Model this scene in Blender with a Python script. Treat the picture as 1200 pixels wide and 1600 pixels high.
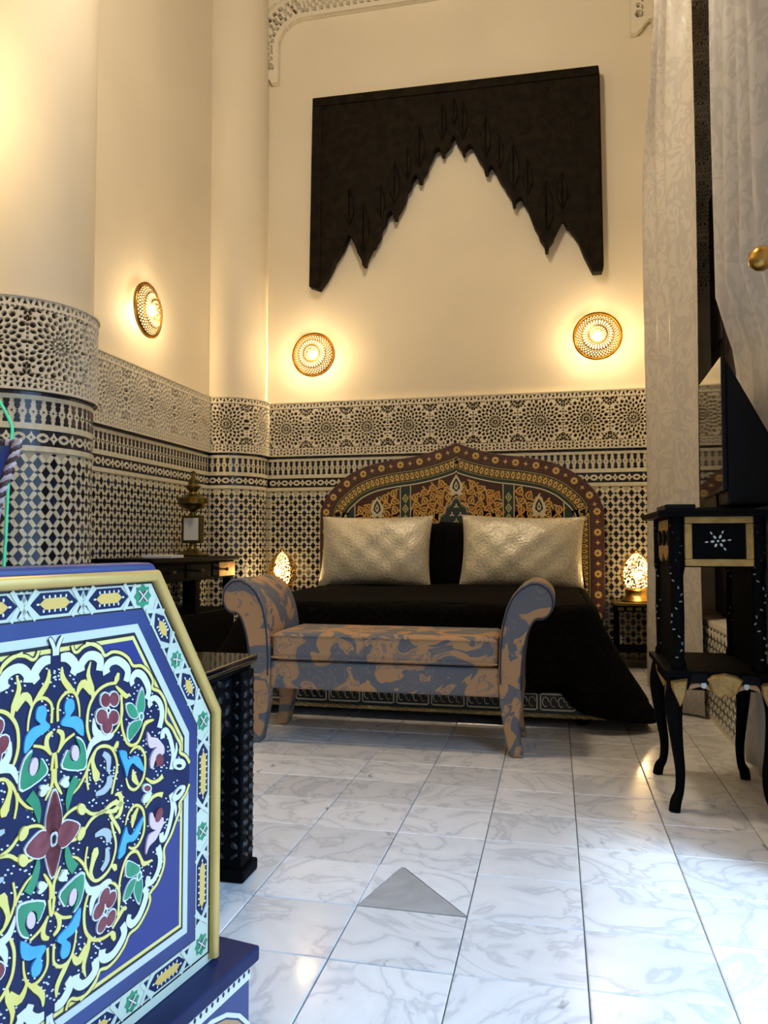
import bpy, math, random
import numpy as np
from mathutils import Vector, Matrix
random.seed(7)
PI = math.pi
for o in list(bpy.data.objects): bpy.data.objects.remove(o)
S = bpy.context.scene
COL = S.collection

# ------------------------------------------------------------------ camera
EYE = Vector((0, 0, .82))
PITCH, YAW = math.radians(2.386), math.radians(12.58)
cd = bpy.data.cameras.new('camera'); cd.sensor_fit = 'HORIZONTAL'; cd.sensor_width = 36; cd.lens = 36; cd.clip_start = .02
cam = bpy.data.objects.new('camera', cd); COL.objects.link(cam)
cam.location = EYE; cam.rotation_euler = (PI/2 + PITCH, 0, YAW)
S.camera = cam

# ------------------------------------------------------------------ world, daylight, exposure
w = bpy.data.worlds.new('world'); S.world = w; w.use_nodes = True
bg = w.node_tree.nodes['Background']; bg.inputs[0].default_value = (.62, .75, 1, 1); bg.inputs[1].default_value = 1.0
vs = S.view_settings
vs.view_transform = 'Standard'; vs.look = 'None'; vs.exposure = -0.06; vs.gamma = 1; vs.use_curve_mapping = False
def light(name, kind, loc, energy, color, size=.1, rot=None, sizey=None, parent=None, spread=None):
    l = bpy.data.lights.new(name, kind); l.energy = energy; l.color = color
    if kind == 'AREA':
        l.shape = 'RECTANGLE'; l.size = size; l.size_y = sizey or size
        if spread: l.spread = spread
    elif kind == 'SUN': l.angle = size
    else: l.shadow_soft_size = size
    o = bpy.data.objects.new(name, l); COL.objects.link(o); o.location = loc
    if rot: o.rotation_euler = rot
    o['kind'] = 'helper'
    return o
WARM = (1, .70, .36)
# daylight that falls in through the open courtyard door beside the camera
light('door_daylight', 'AREA', (.92, .75, 1.35), 44, (.30, .60, 1), 2.3, (0, math.radians(48), 0), 2.4, spread=math.radians(125))
sd = Vector((-.31, .20, -.93))
light('sun', 'SUN', (2, 0, 5), 3.6, (.55, .76, 1), math.radians(7), sd.to_track_quat('-Z', 'Y').to_euler())

# ------------------------------------------------------------------ materials
MATS = {}
def mat(name, col, rough=.5, metal=0, col2=None, nscale=6., bump=0, bscale=80., spec=.5, rnd=0, coat=0, sheen=0, emit=0, ecol=None, detail=4, contrast=None, distort=0):
    m = bpy.data.materials.new(name); m.use_nodes = True
    nt = m.node_tree; N = nt.nodes; L = nt.links; b = N['Principled BSDF']
    b.inputs['Base Color'].default_value = (*col, 1); b.inputs['Roughness'].default_value = rough; b.inputs['Metallic'].default_value = metal
    b.inputs['Specular IOR Level'].default_value = spec; b.inputs['Coat Weight'].default_value = coat; b.inputs['Sheen Weight'].default_value = sheen
    b.inputs['Coat Roughness'].default_value = .08
    tc = N.new('ShaderNodeTexCoord'); vec = tc.outputs['Object']
    oi = None
    if rnd:
        oi = N.new('ShaderNodeObjectInfo')
    if col2 is not None:
        n = N.new('ShaderNodeTexNoise'); n.inputs['Scale'].default_value = nscale; n.inputs['Detail'].default_value = detail; n.inputs['Distortion'].default_value = distort
        L.new(vec, n.inputs['Vector'])
        r = N.new('ShaderNodeValToRGB'); c0, c1 = contrast or (.35, .65)
        r.color_ramp.elements[0].position = c0; r.color_ramp.elements[1].position = c1
        r.color_ramp.elements[0].color = (*col, 1); r.color_ramp.elements[1].color = (*col2, 1)
        if rnd:
            ad = N.new('ShaderNodeMath'); ad.operation = 'MULTIPLY_ADD'; L.new(oi.outputs['Random'], ad.inputs[0]); ad.inputs[1].default_value = rnd; 
            L.new(n.outputs['Fac'], ad.inputs[2]); sb = N.new('ShaderNodeMath'); sb.operation = 'SUBTRACT'; L.new(ad.outputs[0], sb.inputs[0]); sb.inputs[1].default_value = rnd/2
            L.new(sb.outputs[0], r.inputs[0])
        else: L.new(n.outputs['Fac'], r.inputs[0])
        L.new(r.outputs[0], b.inputs['Base Color'])
    if bump:
        n2 = N.new('ShaderNodeTexNoise'); n2.inputs['Scale'].default_value = bscale; n2.inputs['Detail'].default_value = 3
        L.new(vec, n2.inputs['Vector'])
        bp = N.new('ShaderNodeBump'); bp.inputs['Strength'].default_value = bump; bp.inputs['Distance'].default_value = .01
        L.new(n2.outputs['Fac'], bp.inputs['Height']); L.new(bp.outputs[0], b.inputs['Normal'])
    if emit:
        b.inputs['Emission Color'].default_value = (*(ecol or col), 1); b.inputs['Emission Strength'].default_value = emit
    MATS[name] = m
    return m
def nodes(m): return m.node_tree.nodes, m.node_tree.links, m.node_tree.nodes['Principled BSDF']
def mathn(N, L, op, a, b=None, c=None):
    n = N.new('ShaderNodeMath'); n.operation = op
    for i, x in enumerate((a, b, c)):
        if x is None: continue
        if isinstance(x, (int, float)): n.inputs[i].default_value = x
        else: L.new(x, n.inputs[i])
    return n.outputs[0]

mat('plaster', (.66, .595, .465), .75, col2=(.70, .635, .50), nscale=1.5, bump=.05, bscale=6)
mat('stucco', (.68, .62, .49), .85, bump=.1, bscale=60)
mat('stucco_recess_shade', (.05, .032, .018), .9)  # dark brown puts the shade of the carved recesses into their colour
mat('grout', (.42, .39, .29), .8)
mat('cream_tile', (.58, .54, .39), .28, col2=(.68, .64, .48), nscale=30, rnd=.3)
mat('dark_tile', (.006, .006, .012), .16, col2=(.018, .022, .06), nscale=17, rnd=.9, contrast=(.3, .75))
mat('dark_glaze', (.010, .010, .016), .2, col2=(.02, .02, .04), nscale=20)
mat('ceiling_wood', (.16, .08, .04), .5)
mat('dark_wood', (.0055, .0042, .003), .6, col2=(.014, .010, .005), nscale=14, bump=.5, bscale=45, spec=.07)
mat('shutter_wood', (.022, .012, .010), .45, bump=.3, bscale=40)
mat('black_wood', (.0025, .0025, .003), .6, bump=.4, bscale=70, spec=.05)
mat('glass_top', (.004, .004, .005), .06, spec=.6)
mat('pearl_dim', (.20, .22, .21), .3)
mat('black_gloss', (.003, .003, .004), .4, spec=.08)
mat('black_carved', (.004, .004, .005), .28, spec=.4)
mat('brass', (.62, .38, .10), .32, metal=1, col2=(.40, .23, .06), nscale=14)
mat('old_brass', (.20, .15, .05), .38, metal=1, col2=(.11, .10, .035), nscale=9)
mat('gold_paint', (.50, .32, .10), .45, metal=.5, col2=(.34, .2, .06), nscale=24, bump=.4, bscale=90)
mat('lamp_glass', (1, .8, .5), .4, emit=2.1, ecol=(1, .76, .34))
mat('lamp_glass_soft', (1, .75, .4), .4, emit=4.5, ecol=(1, .70, .26))
mat('pearl', (.55, .62, .60), .2, coat=.5)
mat('fur', (.0016, .0015, .0015), .95, col2=(.0065, .005, .0036), nscale=70, bump=1, bscale=160, sheen=.015, spec=.03)
mat('black_cloth', (.002, .002, .0025), .9, spec=.08)
mat('maroon', (.050, .016, .016), .45, col2=(.085, .032, .028), nscale=70, contrast=(.42, .58))
mat('hb_black', (.010, .010, .013), .4)
mat('hb_green', (.012, .03, .026), .4)
mat('hb_brown', (.045, .012, .006), .45)
mat('hb_gold', (.56, .35, .075), .45, col2=(.62, .44, .14), nscale=30)
mat('hb_orange', (.62, .27, .035), .45, col2=(.60, .40, .10), nscale=20)
mat('hb_olive', (.40, .36, .10), .45)
mat('hb_cream', (.62, .57, .40), .45)
mat('p_blue', (.014, .030, .125), .36, col2=(.024, .046, .165), nscale=9, coat=.15)
mat('p_royal', (.009, .024, .165), .36, coat=.15)
mat('p_navy', (.006, .011, .050), .5, col2=(.010, .018, .072), nscale=8, spec=.25)
mat('p_black', (.008, .009, .014), .35)
mat('p_mint', (.54, .565, .43), .38, col2=(.60, .615, .48), nscale=10, coat=.2)
mat('p_ice', (.58, .60, .61), .38, coat=.2)
mat('p_white', (.72, .705, .66), .38, coat=.2)
mat('p_yellow', (.80, .62, .13), .38, col2=(.82, .68, .22), nscale=14, coat=.2)
mat('p_gold', (.72, .44, .10), .4)
mat('p_red', (.16, .012, .022), .38, col2=(.23, .045, .055), nscale=50, coat=.2)
mat('p_green', (.012, .21, .09), .38, col2=(.03, .28, .13), nscale=26, coat=.2)
mat('p_sky', (.04, .33, .68), .38, col2=(.08, .40, .74), nscale=26, coat=.2)
mat('p_pink', (.75, .52, .60), .4, coat=.2)
mat('p_grey', (.42, .46, .45), .4, coat=.2)
mat('p_purple', (.26, .16, .34), .4)
mat('p_tan', (.46, .26, .12), .4)
mat('rim_gold', (.66, .43, .13), .38, metal=.35, col2=(.58, .36, .10), nscale=12)
mat('velvet', (.008, .014, .085), .8, sheen=.5, col2=(.012, .022, .12), nscale=8)
mat('rope_pink', (.55, .38, .36), .7)
mat('green_cord', (.10, .75, .30), .5)
mat('tv_screen', (.006, .007, .009), .04, spec=.6)
mat('tv_plastic', (.003, .004, .006), .45, spec=.15)
mat('paper', (.72, .72, .70), .7)
mat('floor_grout', (.22, .19, .15), .9)
mat('rope_gold', (.42, .33, .15), .5, metal=.3)
mat('side_cloth', (.03, .035, .06), .8)

def marble():
    m = mat('marble', (.7, .7, .7), .22, coat=.25, spec=.5); N, L, b = nodes(m)
    tc = N.new('ShaderNodeTexCoord'); oi = N.new('ShaderNodeObjectInfo')
    k = mathn(N, L, 'MULTIPLY', oi.outputs['Random'], 37.)
    cx = N.new('ShaderNodeCombineXYZ'); L.new(k, cx.inputs[0]); L.new(k, cx.inputs[2])
    ad = N.new('ShaderNodeVectorMath'); L.new(tc.outputs['Object'], ad.inputs[0]); L.new(cx.outputs[0], ad.inputs[1]); v = ad.outputs[0]
    n1 = N.new('ShaderNodeTexNoise'); n1.inputs['Scale'].default_value = 4.5; n1.inputs['Detail'].default_value = 7; n1.inputs['Distortion'].default_value = 1.6; L.new(v, n1.inputs['Vector'])
    t = mathn(N, L, 'ABSOLUTE', mathn(N, L, 'SUBTRACT', n1.outputs['Fac'], .5))
    r = N.new('ShaderNodeValToRGB'); L.new(t, r.inputs[0]); e = r.color_ramp.elements
    e[0].position = 0; e[0].color = (.60, .60, .61, 1); e[1].position = .04; e[1].color = (.76, .75, .74, 1)
    x = e.new(.2); x.color = (.83, .82, .80, 1)
    n2 = N.new('ShaderNodeTexNoise'); n2.inputs['Scale'].default_value = 7; n2.inputs['Detail'].default_value = 6; n2.inputs['Distortion'].default_value = 2.2; L.new(v, n2.inputs['Vector'])
    r2 = N.new('ShaderNodeValToRGB'); L.new(n2.outputs['Fac'], r2.inputs[0]); e = r2.color_ramp.elements
    e[0].position = .27; e[0].color = (.16, .16, .18, 1); e[1].position = .37; e[1].color = (1, 1, 1, 1)
    # only some slabs carry the dark veins
    sel = mathn(N, L, 'MULTIPLY', mathn(N, L, 'GREATER_THAN', mathn(N, L, 'FRACT', mathn(N, L, 'MULTIPLY', oi.outputs['Random'], 7.3)), .66), .7)
    mx = N.new('ShaderNodeMix'); mx.data_type = 'RGBA'; mx.blend_type = 'MULTIPLY'; L.new(sel, mx.inputs[0]); L.new(r.outputs[0], mx.inputs[6]); L.new(r2.outputs[0], mx.inputs[7])
    hv = N.new('ShaderNodeHueSaturation'); L.new(mathn(N, L, 'MULTIPLY_ADD', mathn(N, L, 'FRACT', mathn(N, L, 'MULTIPLY', oi.outputs['Random'], 13.7)), .22, .86), hv.inputs['Value']); L.new(mx.outputs[2], hv.inputs['Color'])
    L.new(hv.outputs[0], b.inputs['Base Color'])
marble()
mat('marble_grey', (.33, .34, .34), .22, coat=.2, col2=(.42, .42, .42), nscale=9, distort=1.5)

def jacquard():
    m = mat('jacquard', (.3, .2, .1), .62, spec=.3); N, L, b = nodes(m)
    tc = N.new('ShaderNodeTexCoord')
    n0 = N.new('ShaderNodeTexNoise'); n0.inputs['Scale'].default_value = 7.5; n0.inputs['Detail'].default_value = 2.2; n0.inputs['Distortion'].default_value = 1.1; L.new(tc.outputs['Object'], n0.inputs['Vector'])
    big = N.new('ShaderNodeValToRGB'); L.new(n0.outputs['Fac'], big.inputs[0]); e = big.color_ramp.elements
    e[0].position = .485; e[0].color = (0, 0, 0, 1); e[1].position = .50; e[1].color = (1, 1, 1, 1)
    # outlined scrolls inside both grounds
    band = mathn(N, L, 'ABSOLUTE', mathn(N, L, 'SUBTRACT', mathn(N, L, 'FRACT', mathn(N, L, 'MULTIPLY', n0.outputs['Fac'], 11.)), .5))
    ring = mathn(N, L, 'GREATER_THAN', band, .37)
    n3 = N.new('ShaderNodeTexNoise'); n3.inputs['Scale'].default_value = 5; L.new(tc.outputs['Object'], n3.inputs['Vector'])
    ring = mathn(N, L, 'MULTIPLY', ring, mathn(N, L, 'GREATER_THAN', n3.outputs['Fac'], .5))
    mx = N.new('ShaderNodeMix'); mx.data_type = 'RGBA'; L.new(big.outputs[0], mx.inputs[0]); mx.inputs[6].default_value = (.44, .25, .12, 1); mx.inputs[7].default_value = (.13, .135, .15, 1)
    m2 = N.new('ShaderNodeMix'); m2.data_type = 'RGBA'; L.new(mathn(N, L, 'MULTIPLY', ring, .75), m2.inputs[0]); L.new(mx.outputs[2], m2.inputs[6]); m2.inputs[7].default_value = (.20, .165, .15, 1)
    L.new(m2.outputs[2], b.inputs['Base Color'])
    n4 = N.new('ShaderNodeTexNoise'); n4.inputs['Scale'].default_value = 700; L.new(tc.outputs['Object'], n4.inputs['Vector'])
    bp = N.new('ShaderNodeBump'); bp.inputs['Strength'].default_value = .3; bp.inputs['Distance'].default_value = .002; L.new(n4.outputs['Fac'], bp.inputs['Height']); L.new(bp.outputs[0], b.inputs['Normal'])
jacquard()

def damask(name, c1, c2, transl=0.):
    m = mat(name, c1, .5, spec=.35); N, L, b = nodes(m)
    tc = N.new('ShaderNodeTexCoord')
    n0 = N.new('ShaderNodeTexNoise'); n0.inputs['Scale'].default_value = 14; n0.inputs['Detail'].default_value = 2.5; n0.inputs['Distortion'].default_value = .8
    mp = N.new('ShaderNodeMapping'); mp.inputs['Scale'].default_value = (1, 1, .62); L.new(tc.outputs['Object'], mp.inputs[0]); L.new(mp.outputs[0], n0.inputs['Vector'])
    band = mathn(N, L, 'ABSOLUTE', mathn(N, L, 'SUBTRACT', mathn(N, L, 'FRACT', mathn(N, L, 'MULTIPLY', n0.outputs['Fac'], 5.)), .5))
    f = N.new('ShaderNodeValToRGB'); L.new(band, f.inputs[0]); e = f.color_ramp.elements
    e[0].position = .22; e[0].color = (*c1, 1); e[1].position = .25; e[1].color = (*c2, 1)
    L.new(f.outputs[0], b.inputs['Base Color'])
    r = mathn(N, L, 'MULTIPLY_ADD', band, .5, .3); L.new(r, b.inputs['Roughness'])
    if transl:
        b.inputs['Transmission Weight'].default_value = 0
        b.inputs['Subsurface Weight'].default_value = 0
damask('damask', (.49, .45, .40), (.57, .53, .455))
damask('damask_grey', (.40, .385, .375), (.46, .445, .43))

def silver():
    m = mat('silver_cloth', (.44, .41, .33), .42, metal=.35, spec=.5); N, L, b = nodes(m)
    tc = N.new('ShaderNodeTexCoord')
    v = N.new('ShaderNodeTexVoronoi'); v.inputs['Scale'].default_value = 70; v.feature = 'F1'; L.new(tc.outputs['Object'], v.inputs['Vector'])
    bp = N.new('ShaderNodeBump'); bp.inputs['Strength'].default_value = .45; bp.inputs['Distance'].default_value = .004; L.new(v.outputs['Distance'], bp.inputs['Height']); L.new(bp.outputs[0], b.inputs['Normal'])
    r = N.new('ShaderNodeValToRGB'); L.new(v.outputs['Distance'], r.inputs[0]); e = r.color_ramp.elements
    e[0].position = .1; e[0].color = (.42, .385, .30, 1); e[1].position = .5; e[1].color = (.62, .58, .46, 1); L.new(r.outputs[0], b.inputs['Base Color'])
silver()

# ------------------------------------------------------------------ mesh helpers
class MB:
    def __init__(s): s.V = []; s.F = []; s.I = []
    def add(s, V, F, mi=0):
        k = len(s.V); s.V += [tuple(v) for v in V]; s.F += [[i + k for i in f] for f in F]; s.I += [mi]*len(F); return s
    def box(s, x0, x1, y0, y1, z0, z1, mi=0):
        return s.add([(x0,y0,z0),(x1,y0,z0),(x1,y1,z0),(x0,y1,z0),(x0,y0,z1),(x1,y0,z1),(x1,y1,z1),(x0,y1,z1)],
                     [(0,3,2,1),(4,5,6,7),(0,1,5,4),(1,2,6,5),(2,3,7,6),(3,0,4,7)], mi)
    def prism(s, poly, a, b, f, mi=0, back=False, inset=0):
        """poly of (u,v); f(u,v,w) -> xyz; extruded from w=a to w=b"""
        n = len(poly)
        ar = sum(poly[i][0]*poly[(i+1) % n][1] - poly[(i+1) % n][0]*poly[i][1] for i in range(n))
        if ar < 0: poly = poly[::-1]
        top = poly
        if inset:
            cx = sum(p[0] for p in poly)/n; cy = sum(p[1] for p in poly)/n
            top = [(cx + (p[0]-cx)*(1-inset), cy + (p[1]-cy)*(1-inset)) for p in poly]
        V = [f(u, v, b) for u, v in top] + [f(u, v, a) for u, v in poly]
        F = [list(range(n))] + [(i, i+n, (i+1) % n + n, (i+1) % n) for i in range(n)]
        if back: F.append(list(range(2*n-1, n-1, -1)))
        return s.add(V, F, mi)
    def tube(s, pts, r, seg=8, mi=0, caps=True, flat=1.0):
        pts = [Vector(p) for p in pts]; n = len(pts); rs = r if isinstance(r, (list, tuple)) else [r]*n
        t0 = (pts[1]-pts[0]).normalized(); up = Vector((0,0,1)) if abs(t0.z) < .9 else Vector((0,1,0))
        a = t0.cross(up).normalized(); V = []
        for i, p in enumerate(pts):
            t = (pts[min(i+1, n-1)] - pts[max(i-1, 0)]).normalized()
            a = (a - t*a.dot(t)).normalized(); b = t.cross(a)
            for j in range(seg):
                th = 2*PI*j/seg; V.append(p + (a*math.cos(th) + b*math.sin(th)*flat)*rs[i])
        F = [(i*seg+j, i*seg+(j+1) % seg, (i+1)*seg+(j+1) % seg, (i+1)*seg+j) for i in range(n-1) for j in range(seg)]
        if caps: F += [list(range(seg-1, -1, -1)), list(range((n-1)*seg, n*seg))]
        return s.add(V, F, mi)
    def lathe(s, prof, c=(0,0,0), seg=32, mi=0, axis=None):
        """prof of (r, h); axis: function (x, y, h) -> xyz offset"""
        V = []; ax = axis or (lambda x, y, h: (x, y, h))
        for r, h in prof:
            for j in range(seg):
                th = 2*PI*j/seg; q = ax(r*math.cos(th), r*math.sin(th), h); V.append((c[0]+q[0], c[1]+q[1], c[2]+q[2]))
        n = len(prof)
        F = [(i*seg+j, i*seg+(j+1) % seg, (i+1)*seg+(j+1) % seg, (i+1)*seg+j) for i in range(n-1) for j in range(seg)]
        if prof[0][0] > 1e-5: F.append(list(range(seg-1, -1, -1)))
        if prof[-1][0] > 1e-5: F.append(list(range((n-1)*seg, n*seg)))
        return s.add(V, F, mi)
    def ribbon(s, pts, ws, a, b, f, mi=0, dens=3):
        P, W = smooth(pts, ws, dens); n = len(P); Lf = []; Rt = []
        for i in range(n):
            p0 = P[max(i-1, 0)]; p1 = P[min(i+1, n-1)]; dx, dy = p1[0]-p0[0], p1[1]-p0[1]; l = math.hypot(dx, dy) or 1
            nx, ny = -dy/l*W[i]/2, dx/l*W[i]/2
            Lf.append((P[i][0]+nx, P[i][1]+ny)); Rt.append((P[i][0]-nx, P[i][1]-ny))
        V = [f(*q, b) for q in Lf] + [f(*q, b) for q in Rt] + [f(*q, a) for q in Lf] + [f(*q, a) for q in Rt]
        F = []
        for i in range(n-1):
            F += [(i, n+i, n+i+1, i+1), (2*n+i, i, i+1, 2*n+i+1), (n+i, 3*n+i, 3*n+i+1, n+i+1)]
        F += [(0, 2*n, 3*n, n), (n-1, 2*n-1, 4*n-1, 3*n-1)]
        return s.add(V, F, mi)
    def mesh(s, name, mats, sm=None):
        me = bpy.data.meshes.new(name); me.from_pydata(s.V, [], s.F)
        for m in (mats if isinstance(mats, (list, tuple)) else [mats]): me.materials.append(MATS[m])
        if any(s.I): me.polygons.foreach_set('material_index', s.I)
        if sm is not None:
            me.polygons.foreach_set('use_smooth', [True]*len(me.polygons)); me.update(); me.set_sharp_from_angle(angle=math.radians(sm))
        me.update(); return me
    def build(s, name, mats, parent=None, sm=None, bevel=0, seg=2):
        return link(name, s.mesh(name, mats, sm), parent, bevel, seg)
def smooth(pts, ws, dens):
    if dens <= 1 or len(pts) < 3: return list(pts), list(ws)
    P = []; W = []; n = len(pts)
    for i in range(n-1):
        p0, p1, p2, p3 = pts[max(i-1,0)], pts[i], pts[i+1], pts[min(i+2,n-1)]
        for k in range(dens):
            t = k/dens; t2 = t*t; t3 = t2*t
            P.append(tuple(.5*((2*p1[c]) + (p2[c]-p0[c])*t + (2*p0[c]-5*p1[c]+4*p2[c]-p3[c])*t2 + (3*p1[c]-p0[c]-3*p2[c]+p3[c])*t3) for c in range(len(p1))))
            W.append(ws[i] + (ws[i+1]-ws[i])*t)
    P.append(tuple(pts[-1])); W.append(ws[-1]); return P, W
def closed(pts, dens=3):
    n = len(pts); P = curve([pts[-2], pts[-1]] + list(pts) + [pts[0], pts[1]], dens); return P[2*dens:2*dens+n*dens]
def curve(pts, dens=6): return smooth(pts, [0]*len(pts), dens)[0]
def link(name, me, parent=None, bevel=0, seg=2):
    o = bpy.data.objects.new(name, me); COL.objects.link(o)
    if parent is not None: attach(o, parent)
    if bevel:
        b = o.modifiers.new('bevel', 'BEVEL'); b.width = bevel; b.segments = seg; b.limit_method = 'ANGLE'; b.angle_limit = math.radians(40)
    return o
def attach(o, parent):
    o.parent = parent
    if parent.type == 'EMPTY': o.matrix_parent_inverse = Matrix.Translation(-Vector(parent.location))
def tag(o, label, cat, group=None):
    o['label'] = label; o['category'] = cat
    if group: o['group'] = group
    return o
def thing(name, label, cat, loc, group=None):
    o = bpy.data.objects.new(name, None); COL.objects.link(o); o.location = loc; o.empty_display_size = .05
    return tag(o, label, cat, group)
def struct(o, label=None):
    o['kind'] = 'structure'
    if label: o['label'] = label
    return o
def stuff(o): o['kind'] = 'stuff'; return o
def ell(cx, cy, rx, ry, n=12, a=0):
    return [(cx + rx*math.cos(t)*math.cos(a) - ry*math.sin(t)*math.sin(a), cy + rx*math.cos(t)*math.sin(a) + ry*math.sin(t)*math.cos(a)) for t in (2*PI*i/n for i in range(n))]
def inset(poly, d):
    """offset a convex counter-clockwise polygon inwards"""
    n = len(poly); out = []
    for i in range(n):
        p, q, r = Vector(poly[i-1]), Vector(poly[i]), Vector(poly[(i+1) % n])
        e1 = (q-p).normalized(); e2 = (r-q).normalized(); n1 = Vector((-e1.y, e1.x)); n2 = Vector((-e2.y, e2.x))
        k = 1 + n1.dot(n2); out.append(tuple(q + (n1+n2)*(d/k)))
    return out

# ================================================================== THE SETTING
XL, XR, YB, YF, ZC = -2.5, .70, 5.6, -1.6, 5.7
# ---- floor: a slab with every marble tile laid on it
fl = struct(MB().box(XL-.3, XR+.5, YF-.2, YB+.3, -.12, -.012).build('floor', 'floor_grout'), 'floor of white veined marble tiles')
TX, TY = .25, .228
tb = MB(); hx, hy = TX/2-.0012, TY/2-.0012
tb.add([(-hx,-hy,-.012),(hx,-hy,-.012),(hx,hy,-.012),(-hx,hy,-.012),(-hx,-hy,-.002),(hx,-hy,-.002),(hx,hy,-.002),(-hx,hy,-.002),
        (-hx+.002,-hy+.002,0),(hx-.002,-hy+.002,0),(hx-.002,hy-.002,0),(-hx+.002,hy-.002,0)],
       [(0,1,5,4),(1,2,6,5),(2,3,7,6),(3,0,4,7),(4,5,9,8),(5,6,10,9),(6,7,11,10),(7,4,8,11),(8,9,10,11)])
tile_me = tb.mesh('marble_tile', 'marble')
def tri_me(p, m):
    return MB().prism(p, -.012, 0, lambda u, v, w: (u, v, w)).mesh('marble_tile', m)
tr1 = tri_me([(-hx,-hy),(hx-.004,-hy),(-hx,hy-.004)], 'marble'); tr2 = tri_me([(hx,hy),(-hx+.004,hy),(hx,-hy+.004)], 'marble_grey')
tr3 = tri_me([(-hx,-hy),(hx,-hy),(-hx+.06,hy)], 'marble_grey'); tr4 = tri_me([(-hx,-hy+.006),(hx,-hy+.006),(hx,hy),(-hx+.064,hy)], 'marble')
rest = MB()
for i in range(-11, 4):
    for j in range(-18, 16):
        x = .052 + (i+.5)*TX - .0; y = 2.18 + (j+.5)*TY
        if x-hx < XL-.13 or x+hx > XR+.12 or y > YB+.1 or y < YF-.1: continue
        if y < .42:
            rest.box(x-hx, x+hx, y-hy, y+hy, -.012, random.uniform(-.0006, 0)); continue
        if (i, j) == (-2, -2):
            for me in (tr3,):
                o = link('tile', me, fl); o.location = (x, y, 0)
            m5 = tri_me([(-hx,-hy+.008),(-hx+.057,hy),(-hx,hy)], 'marble'); o = link('tile', m5, fl); o.location = (x, y, 0)
            m4 = tri_me([(hx,-hy+.004),(hx,hy),(-hx+.064,hy)], 'marble'); o = link('tile', m4, fl); o.location = (x, y, 0)
            continue
        o = link('tile', tile_me, fl); o.location = (x, y, random.uniform(-.0012, .0))
        o.rotation_euler = (random.uniform(-.0015, .0015), random.uniform(-.0015, .0015), 0)
stuff(rest.build('tile_field', 'marble', fl))

struct(MB().box(XL-.3, XR+.5, YF-.2, YB+.3, ZC, ZC+.2).build('ceiling', 'ceiling_wood'), 'high timber ceiling above the room')
wl = struct(MB().box(XL-.25, XL, YF, YB+.25, -.02, ZC).build('wall_left', 'plaster'), 'cream plaster wall with tiled dado and carved stucco frieze')
wb = struct(MB().box(XL, XR+.5, YB, YB+.25, -.02, ZC).build('wall_back', 'plaster'), 'cream plaster wall behind the bed with tiled dado')
struct(MB().box(XL-.25, XR+.5, YF-.2, YF, -.02, ZC).build('wall_front', 'plaster'), 'plain plaster wall behind the camera')
# right wall: courtyard door opening by the camera, curtained window further in
W1, WS, WY = XR+.36, XR+.12, 4.2
r = MB()
r.box(XR, W1, YF, -.55, -.02, ZC).box(XR, W1, -.55, 2.0, 2.75, ZC).box(XR, W1, 2.0, 3.12, -.02, ZC)
r.box(XR, W1, 3.12, WY, -.02, .46).box(XR, W1, 3.12, WY, 4.5, ZC).box(XR, W1, WY, YB, -.02, ZC)
wr = struct(r.build('wall_right', 'plaster'), 'plaster wall with a curtained window bay')
# shutters closing the window bay
wn = bpy.data.objects.new('window_1', None); COL.objects.link(wn); wn.location = (WS, 3.6, .46); struct(wn, 'tall window bay closed by dark wooden shutters')
MB().box(WS, WS+.06, 3.12, WY, .46, 2.62).build('shutter_backing', 'shutter_wood', wn)
for k in range(3):
    y0 = 3.13 + k*.357
    sh = MB().box(WS-.03, WS, y0, y0+.35, .48, 2.60).build('shutter_leaf', 'shutter_wood', wn, bevel=.006)
    for z0, z1 in ((.58, 1.0), (1.1, 1.7), (1.8, 2.52)):
        MB().box(WS-.04, WS-.028, y0+.05, y0+.30, z0, z1).build('shutter_panel', 'shutter_wood', sh, bevel=.008)
MB().box(WS, WS+.06, 3.12, WY, 2.62, 4.5).build('lunette', 'stucco', wn)

# ---- half-round columns
C1, R1 = (-2.5, 3.16), .345
C2, R2 = (-2.45, 5.52), .285
def column(name, c, r, lab):
    return struct(MB().lathe([(r-.004, 0), (r-.004, 1.50), (r-.004, ZC)], (c[0], c[1], 0), 72).build(name, 'plaster', sm=40), lab)
col1 = column('trim_1', C1, R1, 'round engaged column near the blue panel, tiled up to its carved collar')
col2 = column('trim_2', C2, R2, 'round corner column left of the bed, tiled up to its carved collar')

# ---- surface frames: at(s) -> point, tangent, normal; local axes X=T, Y=N, Z=up
class Flat:
    r = None
    def __init__(s, o, T): s.o = Vector((*o, 0)); s.T = Vector((*T, 0)); s.N = Vector((0,0,1)).cross(s.T)
    def at(s, q): return s.o + s.T*q, s.T, s.N
class Round:
    def __init__(s, c, r, a0): s.c = Vector((*c, 0)); s.r = r; s.a0 = a0
    def at(s, q):
        a = s.a0 - q/s.r; N = Vector((math.cos(a), math.sin(a), 0)); return s.c + N*s.r, Vector((math.sin(a), -math.cos(a), 0)), N
def pt(fr, q, z, d):
    p, T, N = fr.at(q); return (p.x + N.x*d, p.y + N.y*d, z)
def strip(mb, fr, s0, s1, z0, z1, d, mi=0):
    n = 1 if fr.r is None else max(2, int((s1-s0)/.025))
    for i in range(n):
        a, b = s0+(s1-s0)*i/n, s0+(s1-s0)*(i+1)/n
        V = [pt(fr,a,z0,d),pt(fr,b,z0,d),pt(fr,b,z1,d),pt(fr,a,z1,d),pt(fr,a,z0,0),pt(fr,b,z0,0),pt(fr,b,z1,0),pt(fr,a,z1,0)]
        mb.add(V, [(1,0,3,2),(0,1,5,4),(3,7,6,2),(0,4,7,3),(1,2,6,5)], mi)
P_, R_ = .0715, .0408                      # lattice period and row height of the tile pattern
DA, DB, LW, LH = .0262, .0182, .0200, .0068  # half sizes of the upright lozenge and of the small flat one
lozenge = [(0,-DA),(DB,0),(0,DA),(-DB,0)]
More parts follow.
